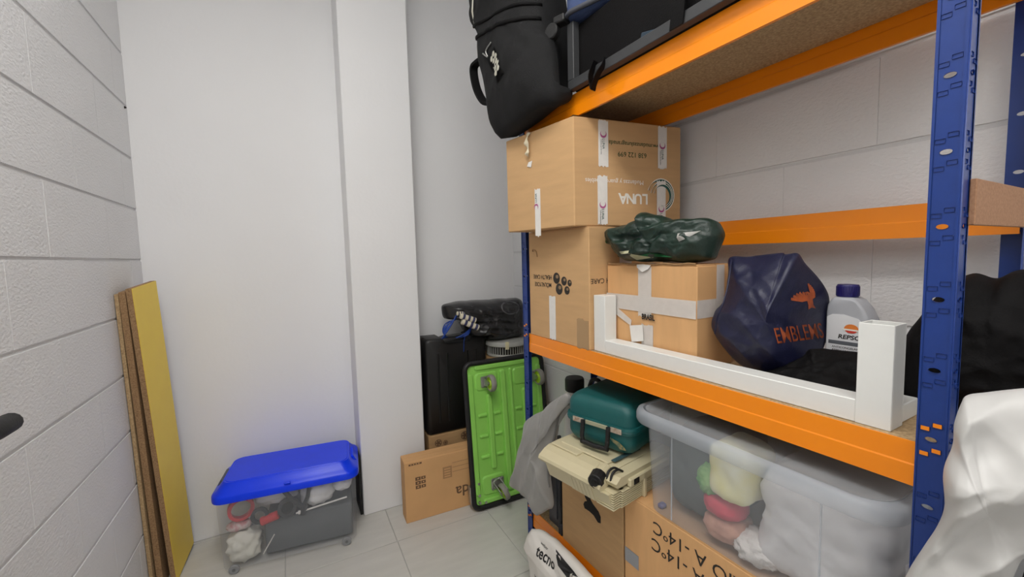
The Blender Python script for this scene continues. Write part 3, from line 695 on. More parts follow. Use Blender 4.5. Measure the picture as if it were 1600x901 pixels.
P('seam_rim', XF(RRLOFT([(.062, D_+.008, W_+.010, .03), (.0705, D_+.012, W_+.014, .032), (.072, D_+.009, W_+.011, .03), (.0735, D_+.012, W_+.014, .032), (.082, D_+.008, W_+.010, .03)], n=4), (D_/2, W_/2, 0)), M_TEAL, tc_, smooth=True, ang=30)
M_RUST = mat('rusty_latch', (146, 110, 84), .6, rgb2=(190, 184, 170), vscale=90)
P('latch_strip', BX(-.0085, -.006, .028, .062, .064, .078), M_RUST, tc_, 'rusty metal strip'); P('latch_strip', BX(-.0085, -.006, .152, .19, .064, .078), M_RUST, tc_, 'rusty metal strip')
P('catch', BX(-.0095, -.006, .072, .145, .066, .078, .001), mat('pale_metal', (176, 176, 150), .45, metal=.3), tc_, 'pale metal catch')
P('handle', JOIN(TUBE([(-.012, .066, .077), (-.018, .066, .03), (-.018, .070, .016)], .0065, 8), TUBE([(-.012, .151, .077), (-.018, .151, .03), (-.018, .147, .016)], .0065, 8), TUBE([(-.018, .064, .016), (-.019, .108, .013), (-.018, .153, .016)], .0075, 8)), M_RUBBER, tc_, 'black folded handle', smooth=True, ang=50)
P('scuff', ON(PLATE([(-.03, .01), (-.012, .006), (.0, .004), (.016, -.006), (.022, -.014), (.004, -.016), (-.008, -.006), (-.022, .0)], (), .0004), (-.0022, .038, .036), (0, -1, 0), UP, .0012), mat('scuff_tan', (168, 142, 86), .9, rgb2=(70, 104, 92), vscale=160), tc_, 'tan scuffed patch')

# grey fabric bundle hanging out past the far post
gr_poly = [(.775, 1.03, .778), (.772, 1.056, .766), (.765, 1.11, .728), (.76, 1.149, .69), (.757, 1.219, .646), (.755, 1.26, .609), (.752, 1.276, .544), (.75, 1.304, .467), (.745, 1.333, .386), (.742, 1.36, .331), (.74, 1.293, .337), (.745, 1.23, .326), (.75, 1.197, .297), (.76, 1.174, .31), (.765, 1.137, .345), (.77, 1.114, .367), (.775, 1.134, .423), (.78, 1.147, .472), (.785, 1.129, .547), (.785, 1.105, .623), (.785, 1.082, .696), (.785, 1.026, .75)]
gt = TH('folded_chair_bag', 'grey fabric cover hanging off the lower shelf in front of the far blue post', 'cover', (.765, 1.18, .2445))
b_ = CLOTH(gr_poly, .022, .004, (-1, 0, .1), (.756, 1.19, .52), wr=.013, ws=9, seed=6, nr=30, ns=6, stretch=(1, 1, .5), lat=.002, fold=((0, .93, .36), 20, .7))
for v in b_.verts: v.co.x = min(v.co.x, .793)
P('cover', b_, mat('grey_polyester', (146, 145, 142), .5, var=.05, vscale=9, bump=.15, bscale=420, sheen=.2), gt, 'slack grey polyester cover', smooth=True, rel=True)
P('hem', TUBE(spline([(.776, 1.026, .752), (.774, 1.082, .692), (.772, 1.104, .62), (.770, 1.128, .547), (.768, 1.144, .472), (.766, 1.136, .423)], 5), .0035, 6), mat('grey_hem', (112, 111, 109), .7), gt, smooth=True, rel=True)
P('frame_leg', JOIN(TUBE([(.808, 1.133, .2465), (.806, 1.132, .45), (.80, 1.12, .60)], .007, 8), BX(.800, .815, 1.116, 1.126, .246, .285, .002)), mat('dark_cord', (48, 49, 52), .7), gt, 'dark folded frame', smooth=True, ang=40, rel=True)

# dark plastic tub behind it
db = TH('dark_grey_tub', 'dark grey plastic tub on the lower shelf between the grey cover and the carton', 'tub', (.94, 1.182, SH0))
P('wall', RRLOFT([(0, .24, .10, .02), (.26, .25, .11, .02), (.27, .262, .122, .022), (.28, .262, .122, .022), (.28, .25, .107, .02), (.02, .236, .094, .02)], caps=(True, True)), mat('dark_grey_tub', (70, 73, 78), .5, var=.04), db)
P('rib', BX(-.127, -.121, -.02, .02, .03, .25, .002), MATS['dark_grey_tub'], db)

# white spray bottle standing behind the teal case
sb = TH('white_bottle', 'white plastic bottle with black cap behind the teal case near the back beam', 'bottle', (1.0, 1.29, SH0))
P('body', LATHE([(.040, 0), (.045, .004), (.045, .36), (.042, .39), (.036, .41), (.034, .43)], 24), mat('white_hdpe', (226, 224, 218), .4), sb, smooth=True, ang=40)
P('cap', LATHE([(.036, .431), (.038, .434), (.038, .475), (.034, .483), (.0, .484)], 24), M_RUBBER, sb, 'black cap', smooth=True, ang=40)
b_ = CLOTH([(1.04, 1.205, .60), (1.04, 1.225, .70), (1.05, 1.19, .76), (1.06, 1.12, .79), (1.06, 1.06, .78), (1.06, 1.05, .70), (1.06, 1.06, .60), (1.05, 1.12, .562)], .02, .03, (-1, 0, 0), wr=.008, ws=20, seed=21, nr=8)
for v in b_.verts: v.co.x = max(v.co.x, 1.0); v.co.z = max(v.co.z, .557)
wp = TH('white_plastic_wrap', 'crumpled white plastic wrap beside the black-capped bottle', 'plastic wrap', (1.06, 1.13, .557))
P('wrap', b_, mat('white_wrap', (226, 222, 220), .4), wp, smooth=True, rel=True)
P('dark_strap', TUBE(spline([(1.0, 1.20, .715), (.998, 1.18, .745), (1.0, 1.15, .75), (1.0, 1.13, .73)], 5), .008, 6), M_RUBBER, wp, smooth=True, rel=True)

# clear storage bin
M_CLEAR = mat('clear_polypropylene', (214, 219, 226), .28, alpha=.27, bump=.05, bscale=60)
M_CLEAR2 = mat('clear_polypropylene_thick', (208, 215, 224), .3, alpha=.42, bump=.05, bscale=60)
BZ = .557; BCX, BCY = .948, .4985
cb_ = TH('clear_bin', 'translucent storage bin with toys inside under the orange middle beam', 'storage bin', (BCX, BCY, BZ))
def shellring(levels, n=6): return RRLOFT(levels, caps=(False, False), n=n)
P('body', RRLOFT([(0, .292, .462, .03), (.004, .300, .470, .035), (.235, .320, .492, .04), (.245, .322, .494, .04)], caps=(True, False), n=6), M_CLEAR, cb_, smooth=True, ang=50)
P('rim', shellring([(.226, .352, .535, .055), (.232, .358, .543, .058), (.248, .358, .543, .058), (.257, .350, .535, .055), (.260, .336, .508, .05), (.244, .324, .496, .042)]), M_CLEAR2, cb_, 'thick frosted rim', smooth=True, ang=60).location.y = .006
P('lid', RRLOFT([(.2602, .336, .504, .05), (.2622, .336, .504, .05)], n=6), mat('clear_lid', (200, 204, 208), .3, alpha=.28, bump=.05, bscale=40), cb_, 'clear flat lid')
P('corner_rib', BX(-.1555, -.153, .155, .1575, .01, .225), M_CLEAR2, cb_); P('corner_rib', BX(-.1555, -.153, -.1575, -.155, .01, .225), M_CLEAR2, cb_)
P('base_foot', BX(-.13, -.11, .205, .222, -.0008, .012, .004), mat('violet_wheel', (110, 108, 150), .5), cb_)
def inbin(name, bm_, m, label, cat, **k): return SOLO(name, bm_, m, label, cat, **k)
b_ = LUMP((.965, .645, .672), (.130, .075, .108), 31, .12, 2.5, 4, 4); 
inbin('dark_pouch', b_, mat('slate_cloth', (78, 88, 88), .8, var=.1, vscale=10), 'dark slate pouch at the far end inside the clear bin', 'pouch')
b_ = LUMP((.858, .522, .738), (.058, .046, .062), 33, .12, 2, 4, 5)
inbin('yellow_toy', b_, mat('pale_yellow', (232, 226, 160), .7, rgb2=(236, 238, 224), vscale=14), 'pale yellow and white soft block inside the clear bin', 'toy')
b_ = LUMP((.836, .578, .692), (.028, .03, .034), 34, .35, 5, 4)
inbin('green_toy', b_, mat('leaf_green', (86, 160, 78), .7, rgb2=(160, 200, 130), vscale=30), 'leafy green toy inside the clear bin', 'toy')
b_ = LUMP((.842, .548, .648), (.040, .044, .026), 35, .12, 2.5, 4, 2.3)
inbin('red_toy', b_, mat('red_pink', (206, 60, 84), .6, var=.08, vscale=20), 'red rounded cap toy inside the clear bin', 'toy')
b_ = LUMP((.848, .545, .600), (.044, .046, .030), 36, .15, 3, 4, 2.5)
inbin('peach_toy', b_, mat('peach', (206, 158, 138), .7, rgb2=(170, 124, 112), vscale=30), 'peach coloured doll under the red cap in the clear bin', 'toy')
b_ = LUMP((.848, .475, .590), (.045, .048, .030), 37, .3, 6, 4)
inbin('white_plush', b_, mat('fluffy_white', (226, 222, 220), .95, bump=.8, bscale=120), 'fluffy white plush inside the clear bin', 'plush toy')
b_ = LUMP((.952, .368, .672), (.135, .108, .107), 38, .10, 3.5, 5, 5)
inbin('white_cloth_bag', b_, mat('pale_cloth', (222, 221, 224), .8, var=.04, vscale=9, bump=.2, bscale=40), 'pale translucent plastic bag of clothes at the near end of the clear bin', 'bag')

# cement sack on the floor under the lowest shelf
sk_poly = [(.747, 1.222, .235), (.735, 1.235, .205), (.728, 1.248, .161), (.730, 1.225, .144), (.735, 1.220, .07), (.74, 1.21, .01), (.735, 1.05, .006), (.73, .85, .006), (.72, .70, .01), (.715, .68, .12), (.718, .70, .255), (.735, .80, .268), (.745, .90, .27), (.752, 1.01, .268), (.757, 1.12, .258), (.757, 1.19, .247)]
sk = TH('cement_sack', 'white printed cement sack on the floor under the lowest orange beam', 'sack', (.80, .95, 0))
b_ = CLOTH(sk_poly, .016, .03, (-1, 0, .2), (.735, .96, .14), wr=.006, ws=10, seed=8, nr=24, ns=6, pw=10, lin=True)
for v in b_.verts:
    v.co.z = max(v.co.z, .002)
    if v.co.z > .172 : v.co.x = min(v.co.x, .788)
sktree = BVHTree.FromBMesh(b_)
P('body', b_, mat('white_paper_sack', (226, 222, 216), .7, var=.03, vscale=10, bump=.1, bscale=80), sk, smooth=True, rel=True)
M_SKB = mat('sack_black', (44, 44, 46), .6); M_SKR = mat('sack_pink', (206, 150, 146), .6)
def onsack(bm_, y, z, rt=(0, -1, 0), up=(0, 0, 1)): return WRAP(ON(bm_, (.3, y, z), rt, up, 0), sktree, (1, 0, 0), .0012)
P('lettering', onsack(TXT('tecno', .047, .0003, sx=.85, bold=.001), 1.105, .205), M_SKB, sk, 'black word', rel=True)
P('lettering', onsack(TXT('weber', .016, .0003), 1.125, .232), M_SKB, sk, 'small word', rel=True)
P('print_block', onsack(PLATE([(-.075, .016), (.03, .016), (.075, .016), (.06, -.016), (.045, -.024), (-.05, -.02)], (), .0004), .99, .240), M_SKB, sk, 'black printed block', rel=True)
P('lettering', onsack(TXT('flex', .026, .0003, bold=.0006), .955, .238), M_INKW, sk, rel=True)
P('lettering', onsack(TXT('weber', .028, .0003, bold=.0006), 1.13, .105), M_SKB, sk, rel=True)
P('print_block', onsack(PLATE(RC(-.06, .06, -.025, .025), (), .0004), 1.0, .10), M_SKB, sk, rel=True)
P('print_line', onsack(PLATE(RC(-.07, .07, -.0012, .0012), (), .0004), .91, .205), M_SKR, sk, rel=True)
for i in range(5):
    P('lettering', onsack(TXT('?7?7?'[i], .03, .0003), .93-.035*i, .232), mat('sack_violet', (92, 70, 88), .6), sk, rel=True)

# white plastic sheet and the dark bundle it hangs over, beside the near end of the rack
wh = [(0.71, 0.166, 1.02), (0.7, 0.168, 0.996), (0.7, 0.167, 0.968), (0.69, 0.17, 0.937), (0.69, 0.168, 0.886), (0.69, 0.186, 0.825), (0.69, 0.2, 0.781), (0.7, 0.226, 0.683), (0.72, 0.2, 0.62), (0.73, 0.137, 0.758), (0.735, 0.122, 0.815), (0.74, 0.112, 0.854), (0.745, 0.079, 0.894), (0.75, 0.051, 0.957), (0.75, 0.055, 1.037), (0.75, 0.079, 1.058), (0.74, 0.121, 1.045), (0.73, 0.148, 1.035), (0.72, 0.163, 1.029)]
b_ = CLOTH(wh, .035, .02, (-1, -.3, .1), None, wr=.018, ws=7, seed=15, nr=44, ns=8, stretch=(1, 1, .8), crease=.3, lat=.004, fold=((0, -.8, -.6), 24, 1.1))
SOLO('white_plastic_bag', b_, mat('white_film', (196, 195, 193), .42, var=.02, vscale=10), 'white plastic bag draped beside the near blue post', 'plastic bag')
b_ = LUMP((.94, .02, .42), (.12, .12, .42), 41, .06, 2.5, 4, 5)
for v in b_.verts: v.co.z = max(v.co.z, 0)
SOLO('dark_bundle', b_, M_NYLON, 'tall black bundle on the floor below the draped white plastic bag', 'bundle')
# ------------------------------------------------------------------ boards in the corner
M_YELLOW = mat('yellow_laminate', (255, 218, 64), .4, var=.02, vscale=12)
def board(name, label, top, bot, t, w, h, face=None):
    """a plank leaning on the left wall: bot/top = near lower/upper corner (x, y) of its left face"""
    ex = Vector((top[0]-bot[0], top[1]-bot[1], h)).normalized()               # along the plank
    ey = Vector((.08, .9968, 0)); ey = (ey-ex*ey.dot(ex)).normalized(); en = ey.cross(ex).normalized()
    if en.x < 0: en = -en
    L_ = Vector((top[0]-bot[0], top[1]-bot[1], h)).length
    o = Vector((bot[0], bot[1], 0))
    th = TH(name, label, 'board', o, frame='W', group='boards leaning in the corner')
    def bxo(n0, n1, w0, w1, m, nm, lb=None):
        vs_ = []
        for l in (0, L_):
            for (a, b) in ((n0, w0), (n1, w0), (n1, w1), (n0, w1)): vs_.append(ex*l+en*a+ey*b)
        b_ = MESHBM(vs_, [(0, 1, 2, 3), (4, 5, 6, 7), (0, 1, 5, 4), (1, 2, 6, 5), (2, 3, 7, 6), (3, 0, 4, 7)])
        bmesh.ops.recalc_face_normals(b_, faces=b_.faces)
        zmin = min(v.co.z for v in b_.verts); bmesh.ops.translate(b_, vec=(0, 0, -zmin if nm == 'core' else 0), verts=b_.verts)
        bxo.z = -zmin if nm == 'core' else bxo.z
        if nm != 'core': bmesh.ops.translate(b_, vec=(0, 0, bxo.z), verts=b_.verts)
        bmesh.ops.bevel(b_, geom=list(b_.edges), offset=.0006, segments=1, affect='EDGES')
        P(nm, b_, m, th, lb)
    bxo.z = 0
    bxo(0, t, 0, w, M_CHIPEDGE if name != 'brown_board' else M_CHIP, 'core')
    if face: bxo(t, t+.0012, 0, w, face, 'laminate_face')
    return th
board('brown_board', 'thin raw chipboard plank nearest the left wall among the leaning boards', (-.527, 1.862), (-.5265, 1.935), .011, .20, 1.115)
board('chipboard_plank', 'raw chipboard plank between the wall plank and the yellow one', (-.5145, 1.858), (-.508, 1.945), .0185, .21, 1.122)
board('yellow_plank', 'chipboard plank with a glossy yellow face leaning outermost in the corner', (-.494, 1.852), (-.468, 1.945), .0165, .22, 1.132, M_YELLOW)

# ------------------------------------------------------------------ blue-lidded box
BRZ = -.115
bx = TH('blue_lid_box', 'clear plastic storage box with a bright blue lid and small wheels by the back wall', 'storage box', (-.042, 2.0, 0), BRZ, 'W')
M_CLB = mat('clear_box_plastic', (206, 210, 216), .25, alpha=.17, bump=.04, bscale=50)
M_LID = mat('blue_lid', (8, 62, 250), .28, spec=.35, var=.03, vscale=20)
P('body', RRLOFT([(.014, .485, .262, .03), (.02, .492, .268, .034), (.29, .512, .282, .04), (.31, .514, .284, .04)], caps=(True, False), n=5), M_CLB, bx, smooth=True, ang=50)
P('lid', RRLOFT([(.296, .528, .296, .045), (.293, .535, .302, .048), (.300, .537, .304, .05), (.316, .535, .302, .05), (.322, .525, .294, .046), (.328, .505, .276, .042), (.352, .470, .240, .04), (.358, .462, .232, .038), (.357, .450, .222, .036), (.359, .446, .218, .034)], n=6), M_LID, bx, 'bright blue lid', smooth=True, ang=35)
for s in (-1, 1):
    P('clip', XF(BX(-.011, .011, -.05, .05, -.012, .03, .004), (s*.252, 0, .318), (0, -s*.5, 0)), mat('grey_clip', (88, 92, 104), .5) if s < 0 else M_LID, bx, 'side catch')
    for q_ in (-1, 1):
        wl = P('wheel', CYL((s*.205, q_*.131, .0185), (s*.205, q_*.143, .0185), .0183, n=20, bev=.002), mat('grey_wheel', (142, 144, 146), .5), bx, smooth=True, ang=40)
        P('hub', CYL((s*.205, q_*.1425, .0185), (s*.205, q_*.1445, .0185), .006, n=12), mat('grey_hub', (110, 112, 114), .5), wl)
P('front_catch', BX(-.012, .012, -.156, -.148, .326, .334, .002), M_LID, bx)
def inbox(x, y, z):
    return Matrix.Rotation(BRZ, 4, 'Z') @ Vector((x, y, z)) + Vector((-.042, 2.0, 0))
def IB(name, bm_, m, label, cat, ang=None):
    bmesh.ops.transform(bm_, matrix=Matrix.Translation((-.042, 2.0, 0)) @ Matrix.Rotation(BRZ, 4, 'Z'), verts=bm_.verts)
    return SOLO(name, bm_, m, label, cat, 'W', ang=ang)
IB('grey_case', BX(-.10, .232, -.105, .11, .022, .165, .012, 3), mat('charcoal_case', (98, 102, 106), .6, var=.06, vscale=20), 'charcoal case along the bottom of the blue-lidded box', 'case', 40)
def roll(c, r, w, ri, tilt): 
    b_ = LATHE([(ri, -w/2), (r, -w/2), (r, w/2), (ri, w/2), (ri, -w/2)], 26, caps=False); return XF(b_, c, tilt)
IB('tape_roll', roll((-.112, -.106, .196), .031, .02, .019, (PI/2-.25, .2, 0)), mat('black_tape', (44, 46, 50), .4), 'smaller black tape roll left of centre in the blue-lidded box', 'tape roll', 40)
IB('tape_roll', roll((-.012, -.106, .206), .036, .022, .022, (PI/2-.25, .3, 0)), mat('black_tape', (44, 46, 50), .4), 'larger black tape roll at the centre of the blue-lidded box', 'tape roll', 40)
IB('tape_roll', roll((-.178, -.088, .232), .046, .024, .034, (PI/2-.1, .9, .2)), mat('red_tape', (206, 66, 72), .4), 'large red tape roll in the blue-lidded box', 'tape roll', 40)
IB('red_tube', CYL((-.108, -.112, .172), (-.045, -.114, .188), .017, n=16, bev=.003), mat('red_can', (196, 56, 60), .4, var=.15, vscale=60), 'red tube lying in front of the tape rolls in the blue-lidded box', 'tube', 40)
IB('red_wrapper', LUMP((-.19, -.085, .165), (.042, .03, .018), 51, .3, 4, 3), mat('red_white_wrap', (190, 96, 100), .5, rgb2=(216, 212, 208), vscale=50), 'red and white wrapper at the left of the blue-lidded box', 'wrapper')
IB('white_cloth', LUMP((-.175, -.08, .082), (.055, .045, .058), 52, .3, 3, 4, 3), mat('white_rag', (222, 220, 210), .8, bump=.3, bscale=60), 'white rag bunched at the left end of the blue-lidded box', 'cloth')
IB('plastic_bag', LUMP((-.06, -.012, .25), (.08, .075, .042), 53, .2, 3, 4, 3), mat('white_bag_film', (226, 226, 230), .5, bump=.2, bscale=40), 'white plastic bag behind the tape rolls under the blue lid', 'plastic bag')
IB('plastic_bag', LUMP((.10, -.055, .235), (.065, .062, .056), 54, .2, 3, 4, 2.5), MATS['white_bag_film'], 'white plastic bag behind the two-handled tool under the blue lid', 'plastic bag')
IB('plastic_bag', LUMP((.20, -.06, .258), (.038, .062, .034), 55, .2, 3, 4, 2.5), MATS['white_bag_film'], 'white plastic bag at the right end under the blue lid', 'plastic bag')
pl_ = JOIN(TUBE([(-.02, -.118, .285), (.01, -.121, .24), (.045, -.122, .205)], .0095, 8), TUBE([(.075, -.118, .285), (.066, -.121, .24), (.05, -.122, .205)], .0085, 8), CYL((.05, -.112, .20), (.05, -.131, .20), .014, n=12), TUBE([(.05, -.121, .205), (.044, -.121, .17)], .012, 8))
IB('hand_tool', pl_, mat('black_grip', (46, 48, 52), .5), 'black two-handled hand tool standing in the blue-lidded box', 'tool', 40)
IB('white_rod', JOIN(TUBE([(.02, -.124, .182), (.215, -.124, .205)], .0035, 8), BX(.028, .044, -.127, -.121, .176, .19)), mat('white_stick', (226, 224, 220), .5), 'thin white rod lying across the front of the blue-lidded box', 'rod', 40)
IB('white_cable_tie', TUBE([(-.105, -.126, .045), (-.062, -.126, .115)], .0022, 6), MATS['white_stick'], 'short white cable tie at the lower left of the blue-lidded box', 'cable tie', 40)
# dark board edge between the box and the column
SOLO('black_offcut', BX(.229, .241, 2.03, 2.17, 0, .285, .001), M_BLACK, 'narrow black panel standing between the blue-lidded box and the column', 'panel', 'W', smooth=False)

# ------------------------------------------------------------------ stack in the recess
fb = TH('flat_carton', 'flat cardboard carton standing on edge in front of the column', 'box', (.404, 1.852, 0), math.radians(-2), 'W')
P('body', BX(0, .335, 0, .085, 0, .285, .002), M_CARD3, fb); P('flap', BX(.001, .334, .002, .042, .285, .287), M_CARD3, fb); P('flap', BX(.001, .334, .043, .083, .285, .287), M_CARD3, fb)
def ff(bm_, x, z): return ON(bm_, (x, 0, z), (-1, 0, 0), (0, 0, -1), .0006)
P('lettering', ff(TXT('da', .075, .0003, bold=.0008), .272, .088), M_INKBR, fb, 'brown word, upside down')
for k in range(3):
    P('print_block', ff(PLATE(RC(-.012, .012, -.008, .008), [RC(-.004, .004, -.003, .003)], .0003), .06, .20-.02*k), M_INKBR, fb); P('print_block', ff(PLATE(RC(-.010, .010, -.007, .007), [RC(-.003, .003, -.003, .003)], .0003), .085, .20-.02*k), M_INKBR, fb)
P('print_block', ff(PLATE(RC(-.022, .022, -.028, .028), [RC(-.015, .015, -.02+.012*i, -.014+.012*i) for i in range(4)], .0003), .20, .195), mat('faint_ink', (176, 134, 92), .8), fb)
for k in range(3): P('print_line', ff(PLATE(RC(-.05, .05, -.0012, .0012), (), .0003), .275, .235-.022*k), MATS['faint_ink'], fb)
P('print_line', ff(PLATE(RC(-.03, .03, -.004, .004), [RC(-.02+.012*i, -.014+.012*i, -.0025, .0025) for i in range(4)], .0003), .05, .272), M_INKBR, fb)
wb = TH('wheel_print_carton', 'cardboard box printed with round wheel symbols under the black case', 'box', (.572, 2.028, 0), 0, 'W')
carton(wb, 0, .335, 0, .165, 0, .305, M_CARD2, 'y')
for x, z, r in ((.05, .262, .019), (.088, .255, .013), (.055, .222, .014), (.195, .27, .022)):
    hs = [ELL(r*.58*math.cos(a), r*.58*math.sin(a), r*.16, r*.22, 8) for a in (0, 1.26, 2.51, 3.77, 5.03)]
    P('wheel_print', ON(PLATE(ELL(0, 0, r, r, 22), [ELL(0, 0, r*.86, r*.86, 20)], .0003), (x, 0, z), (1, 0, 0), UP, .0006), M_INKBR, wb)
    P('wheel_print', ON(PLATE(ELL(0, 0, r*.8, r*.8, 22), hs, .0003), (x, 0, z), (1, 0, 0), UP, .0006), M_INKBR, wb)
bc = TH('black_case', 'upright black plastic case with a moulded handle standing on the wheel printed carton', 'case', (.572, 2.028, .3055), 0, 'W')
oc = [(.012, 0), (.32, 0), (.334, .014), (.336, .02), (.336, .475), (.33, .488), (.318, .494), (.255, .494), (.245, .478), (.225, .468), (.125, .468), (.105, .478), (.095, .494), (.016, .496), (.004, .488), (0, .476), (0, .014)]
def case_half(y0, y1, ins):
    cx, cz = .168, .24
    def sc(k): return [(cx+(a-cx)*(1-k/.168), cz+(b-cz)*(1-k/.25)) for a, b in oc]
    rs = [[Vector((a, y, b)) for a, b in sc(k)] for y, k in ((y0, ins), (y0+(y1-y0)*.06, ins*.4), (y0+(y1-y0)*.2, 0), (y1, 0))]
    return RINGS(rs)
P('front_shell', case_half(0, .074, .012), M_BLACK, bc, smooth=True, ang=35); P('back_shell', case_half(.156, .078, .012), M_BLACK, bc, smooth=True, ang=35)
P('handle', TUBE(spline([(.10, .076, .482), (.115, .076, .487), (.175, .076, .488), (.235, .076, .487), (.25, .076, .482)], 4), .008, 8, .014), mat('handle_sheen', (96, 96, 96), .35), bc, 'grip with its sheen painted grey', smooth=True)  # grey puts the light reflected off the grip into its colour
for x in (.06, .11, .22, .27): P('rib', BX(x, x+.012, -.003, .004, .06, .42, .002), M_BLACK, bc)
cc = TH('corner_carton', 'tall cardboard box in the corner behind the green trolley under the fan', 'box', (.915, 1.885, 0), 0, 'W')
carton(cc, 0, .235, 0, .285, 0, .672, M_CARD2, 'y')
P('label_patch', ON(PLATE(RC(-.03, .03, -.03, .03), (), .0004), (.04, 0, .63), (1, 0, 0), UP, .0006), M_TAPE, cc, 'white shipping label'); P('tape', ON(wavy_tape(.05, .09, 2), (.09, 0, .63), (1, 0, 0), UP, .0007), MATS['clear_tape'], cc, 'clear packing tape')
# round fan housing
fn = TH('fan', 'round pale grey fan with a slatted guard lying flat on the corner box', 'fan', (1.030, 2.03, .673), 0, 'W')
fn.scale = (.83, .83, 1)
M_FAN = mat('fan_grey', (172, 173, 168), .45, var=.03)
P('cover', LATHE([(.134, .058), (.142, .062), (.142, .075), (.135, .084), (.06, .092), (.0, .094)], 40), M_FAN, fn, smooth=True, ang=40)
P('base_ring', LATHE([(.11, 0), (.128, .003), (.132, .010), (.128, .016), (.11, .016), (.11, 0)], 40, caps=False), M_FAN, fn, smooth=True, ang=40)
for i in range(48):
    a = 2*PI*i/48
    P('slat', XF(BX(.125, .1285, -.0022, .0022, .012, .062), (0, 0, 0), (0, 0, a)), M_FAN, fn)
P('core', LATHE([(.11, .004), (.118, .02), (.118, .06), (.11, .07)], 30), mat('fan_dark', (42, 42, 42), .7), fn, smooth=True, ang=40)
P('sticker', XF(BX(-.001, .001, -.012, .012, .0, .04), (.1432*math.cos(-2.0), .1432*math.sin(-2.0), .05), (0, 0, -2.0)), mat('cream_sticker', (214, 206, 168), .6), fn)

# black rubbish bag with cables and packets sticking out
pb = [(.672, 2.05, .955), (.702, 2.05, .976), (.779, 2.05, .984), (.927, 2.06, .978), (1.06, 2.07, .976), (1.14, 2.07, .965), (1.155, 2.07, .88), (1.13, 2.06, .765), (1.037, 2.05, .752), (.92, 2.04, .765), (.83, 2.04, .775), (.79, 2.045, .83), (.745, 2.05, .90), (.685, 2.05, .90)]
kb = TH('black_sack', 'black plastic sack spilling blue cables on top of the black case and the fan', 'sack', (.93, 2.06, .80), 0, 'W')
b_ = CLOTH(pb, .10, .09, (0, -1, .02), (.93, 2.06, .885), wr=.017, ws=12, seed=17, nr=30, ns=8, lat=.004, pw=3.5, fold=((.1, 0, 1), 30, .5))
for v in b_.verts: v.co.z = max(v.co.z, .8035 if v.co.x < .915 else .7685); v.co.y = min(v.co.y, 2.195)
kt = BVHTree.FromBMesh(b_)
P('body', b_, mat('black_film', (38, 38, 40), .24, var=.06, vscale=10, bump=.15, bscale=60), kb, smooth=True, rel=True)
rg = ON(PLATE(ELL(0, 0, .062, .034, 28), [ELL(0, 0, .055, .028, 28)], .0003), (1.03, 1.5, .935), (1, 0, 0), UP, 0)
P('emblem', WRAP(rg, kt, (0, 1, 0), .0012), mat('film_grey_print', (112, 112, 114), .5), kb, 'grey ring emblem', rel=True)
for (x, z, s_) in ((.795, .958, .012), (.84, .925, .006)): P('foam_bit', LUMP((x, 1.985, z), (s_, .004, s_*.8), 3, .3, 3, 2), M_TAPE, kb, smooth=True, rel=True)
# packets and cables
M_CAB = mat('blue_cable', (28, 66, 150), .4)
for i in range(7):
    y = 1.952+.004*i
    pts = [(.735+.004*i, y+.03, .925-.004*i), (.715+.003*i, y+.005, .918-.003*i), (.69-.004*i+.003, y, .885-.003*(i % 3)), (.665-.002*i, y+.004, .845), (.640+.006*i, y+.012, .812+.002*(i % 2))]
    P('cable', TUBE(spline(pts, 5), .003, 6), M_CAB, kb, smooth=True, rel=True)
for i in range(4):
    pts = [(.80, 1.965+.004*i, .852-.005*i), (.775, 1.955, .838-.006*i), (.745, 1.952+.003*i, .822-.004*i), (.715, 1.955+.004*i, .8105)]
    P('cable', TUBE(spline(pts, 5), .003, 6), M_CAB, kb, smooth=True, rel=True)
P('cable', TUBE(spline([(.80, 1.96, .85), (.785, 1.985, .82), (.778, 2.012, .79), (.776, 2.018, .75), (.774, 2.019, .72)], 5), .0022, 6), M_CAB, kb, smooth=True, rel=True)
def packet(c, d, r, L_):
    d = Vector(d).normalized(); c = Vector(c); pk = P('packet', CYL(c-d*L_/2, c+d*L_/2, r, n=14, bev=.003), mat('packet_cream', (222, 214, 190), .6), kb, 'cream and navy connector packet', smooth=True, ang=40, rel=True)
    for k in (-.28, .05, .34):
        b2 = CYL(c+d*L_*(k-.07), c+d*L_*(k+.07), r*1.03, n=14); q_ = P('packet_band', b2, mat('packet_navy', (58, 60, 96), .5), pk, smooth=True, ang=40); q_.data.transform(Matrix.Translation(-Vector(kb['base'])))
packet((.775, 1.945, .905), (.9, -.1, -.35), .0145, .085); packet((.785, 1.943, .872), (.9, -.1, -.42), .0155, .095); packet((.74, 1.955, .93), (.9, 0, -.1), .011, .04)

# ------------------------------------------------------------------ green platform trolley, on its end
TW, THH, TILT = .428, .692, math.radians(6.2)
tr = bpy.data.objects.new('platform_trolley', None); COL.objects.link(tr); tr.location = (.704, 1.772, .0125); tr.rotation_euler = (PI/2-TILT, 0, math.radians(-1))
tr['label'] = 'bright green platform trolley stood on end, showing its ribbed underside and castors'; tr['category'] = 'trolley'; tr['base'] = (0, 0, 0)
M_LIME = mat('lime_enamel', (150, 216, 98), .42, var=.04, vscale=9, bump=.04, bscale=60)
def trect(x0, x1, y0, y1, z0, z1, r=.012):
    return XF(RRLOFT([(z0, x1-x0, y1-y0, r), (z1-.004, x1-x0-.003, y1-y0-.003, r), (z1, x1-x0-.012, y1-y0-.012, max(.003, r-.004))], n=3), ((x0+x1)/2, (y0+y1)/2, 0))
P('deck', XF(RRLOFT([(-.008, TW-.008, THH-.008, .03), (0, TW-.008, THH-.008, .03)], n=6), (TW/2, THH/2, 0)), M_LIME, tr, 'green pressed deck')
P('bumper', TUBE([(p.x+TW/2, p.y+THH/2, .002) for p in RRECT(TW-.004, THH-.004, .034, 0, 6)], .0125, 8, closed=True), M_RUBBER, tr, 'black rubber edging', smooth=True)
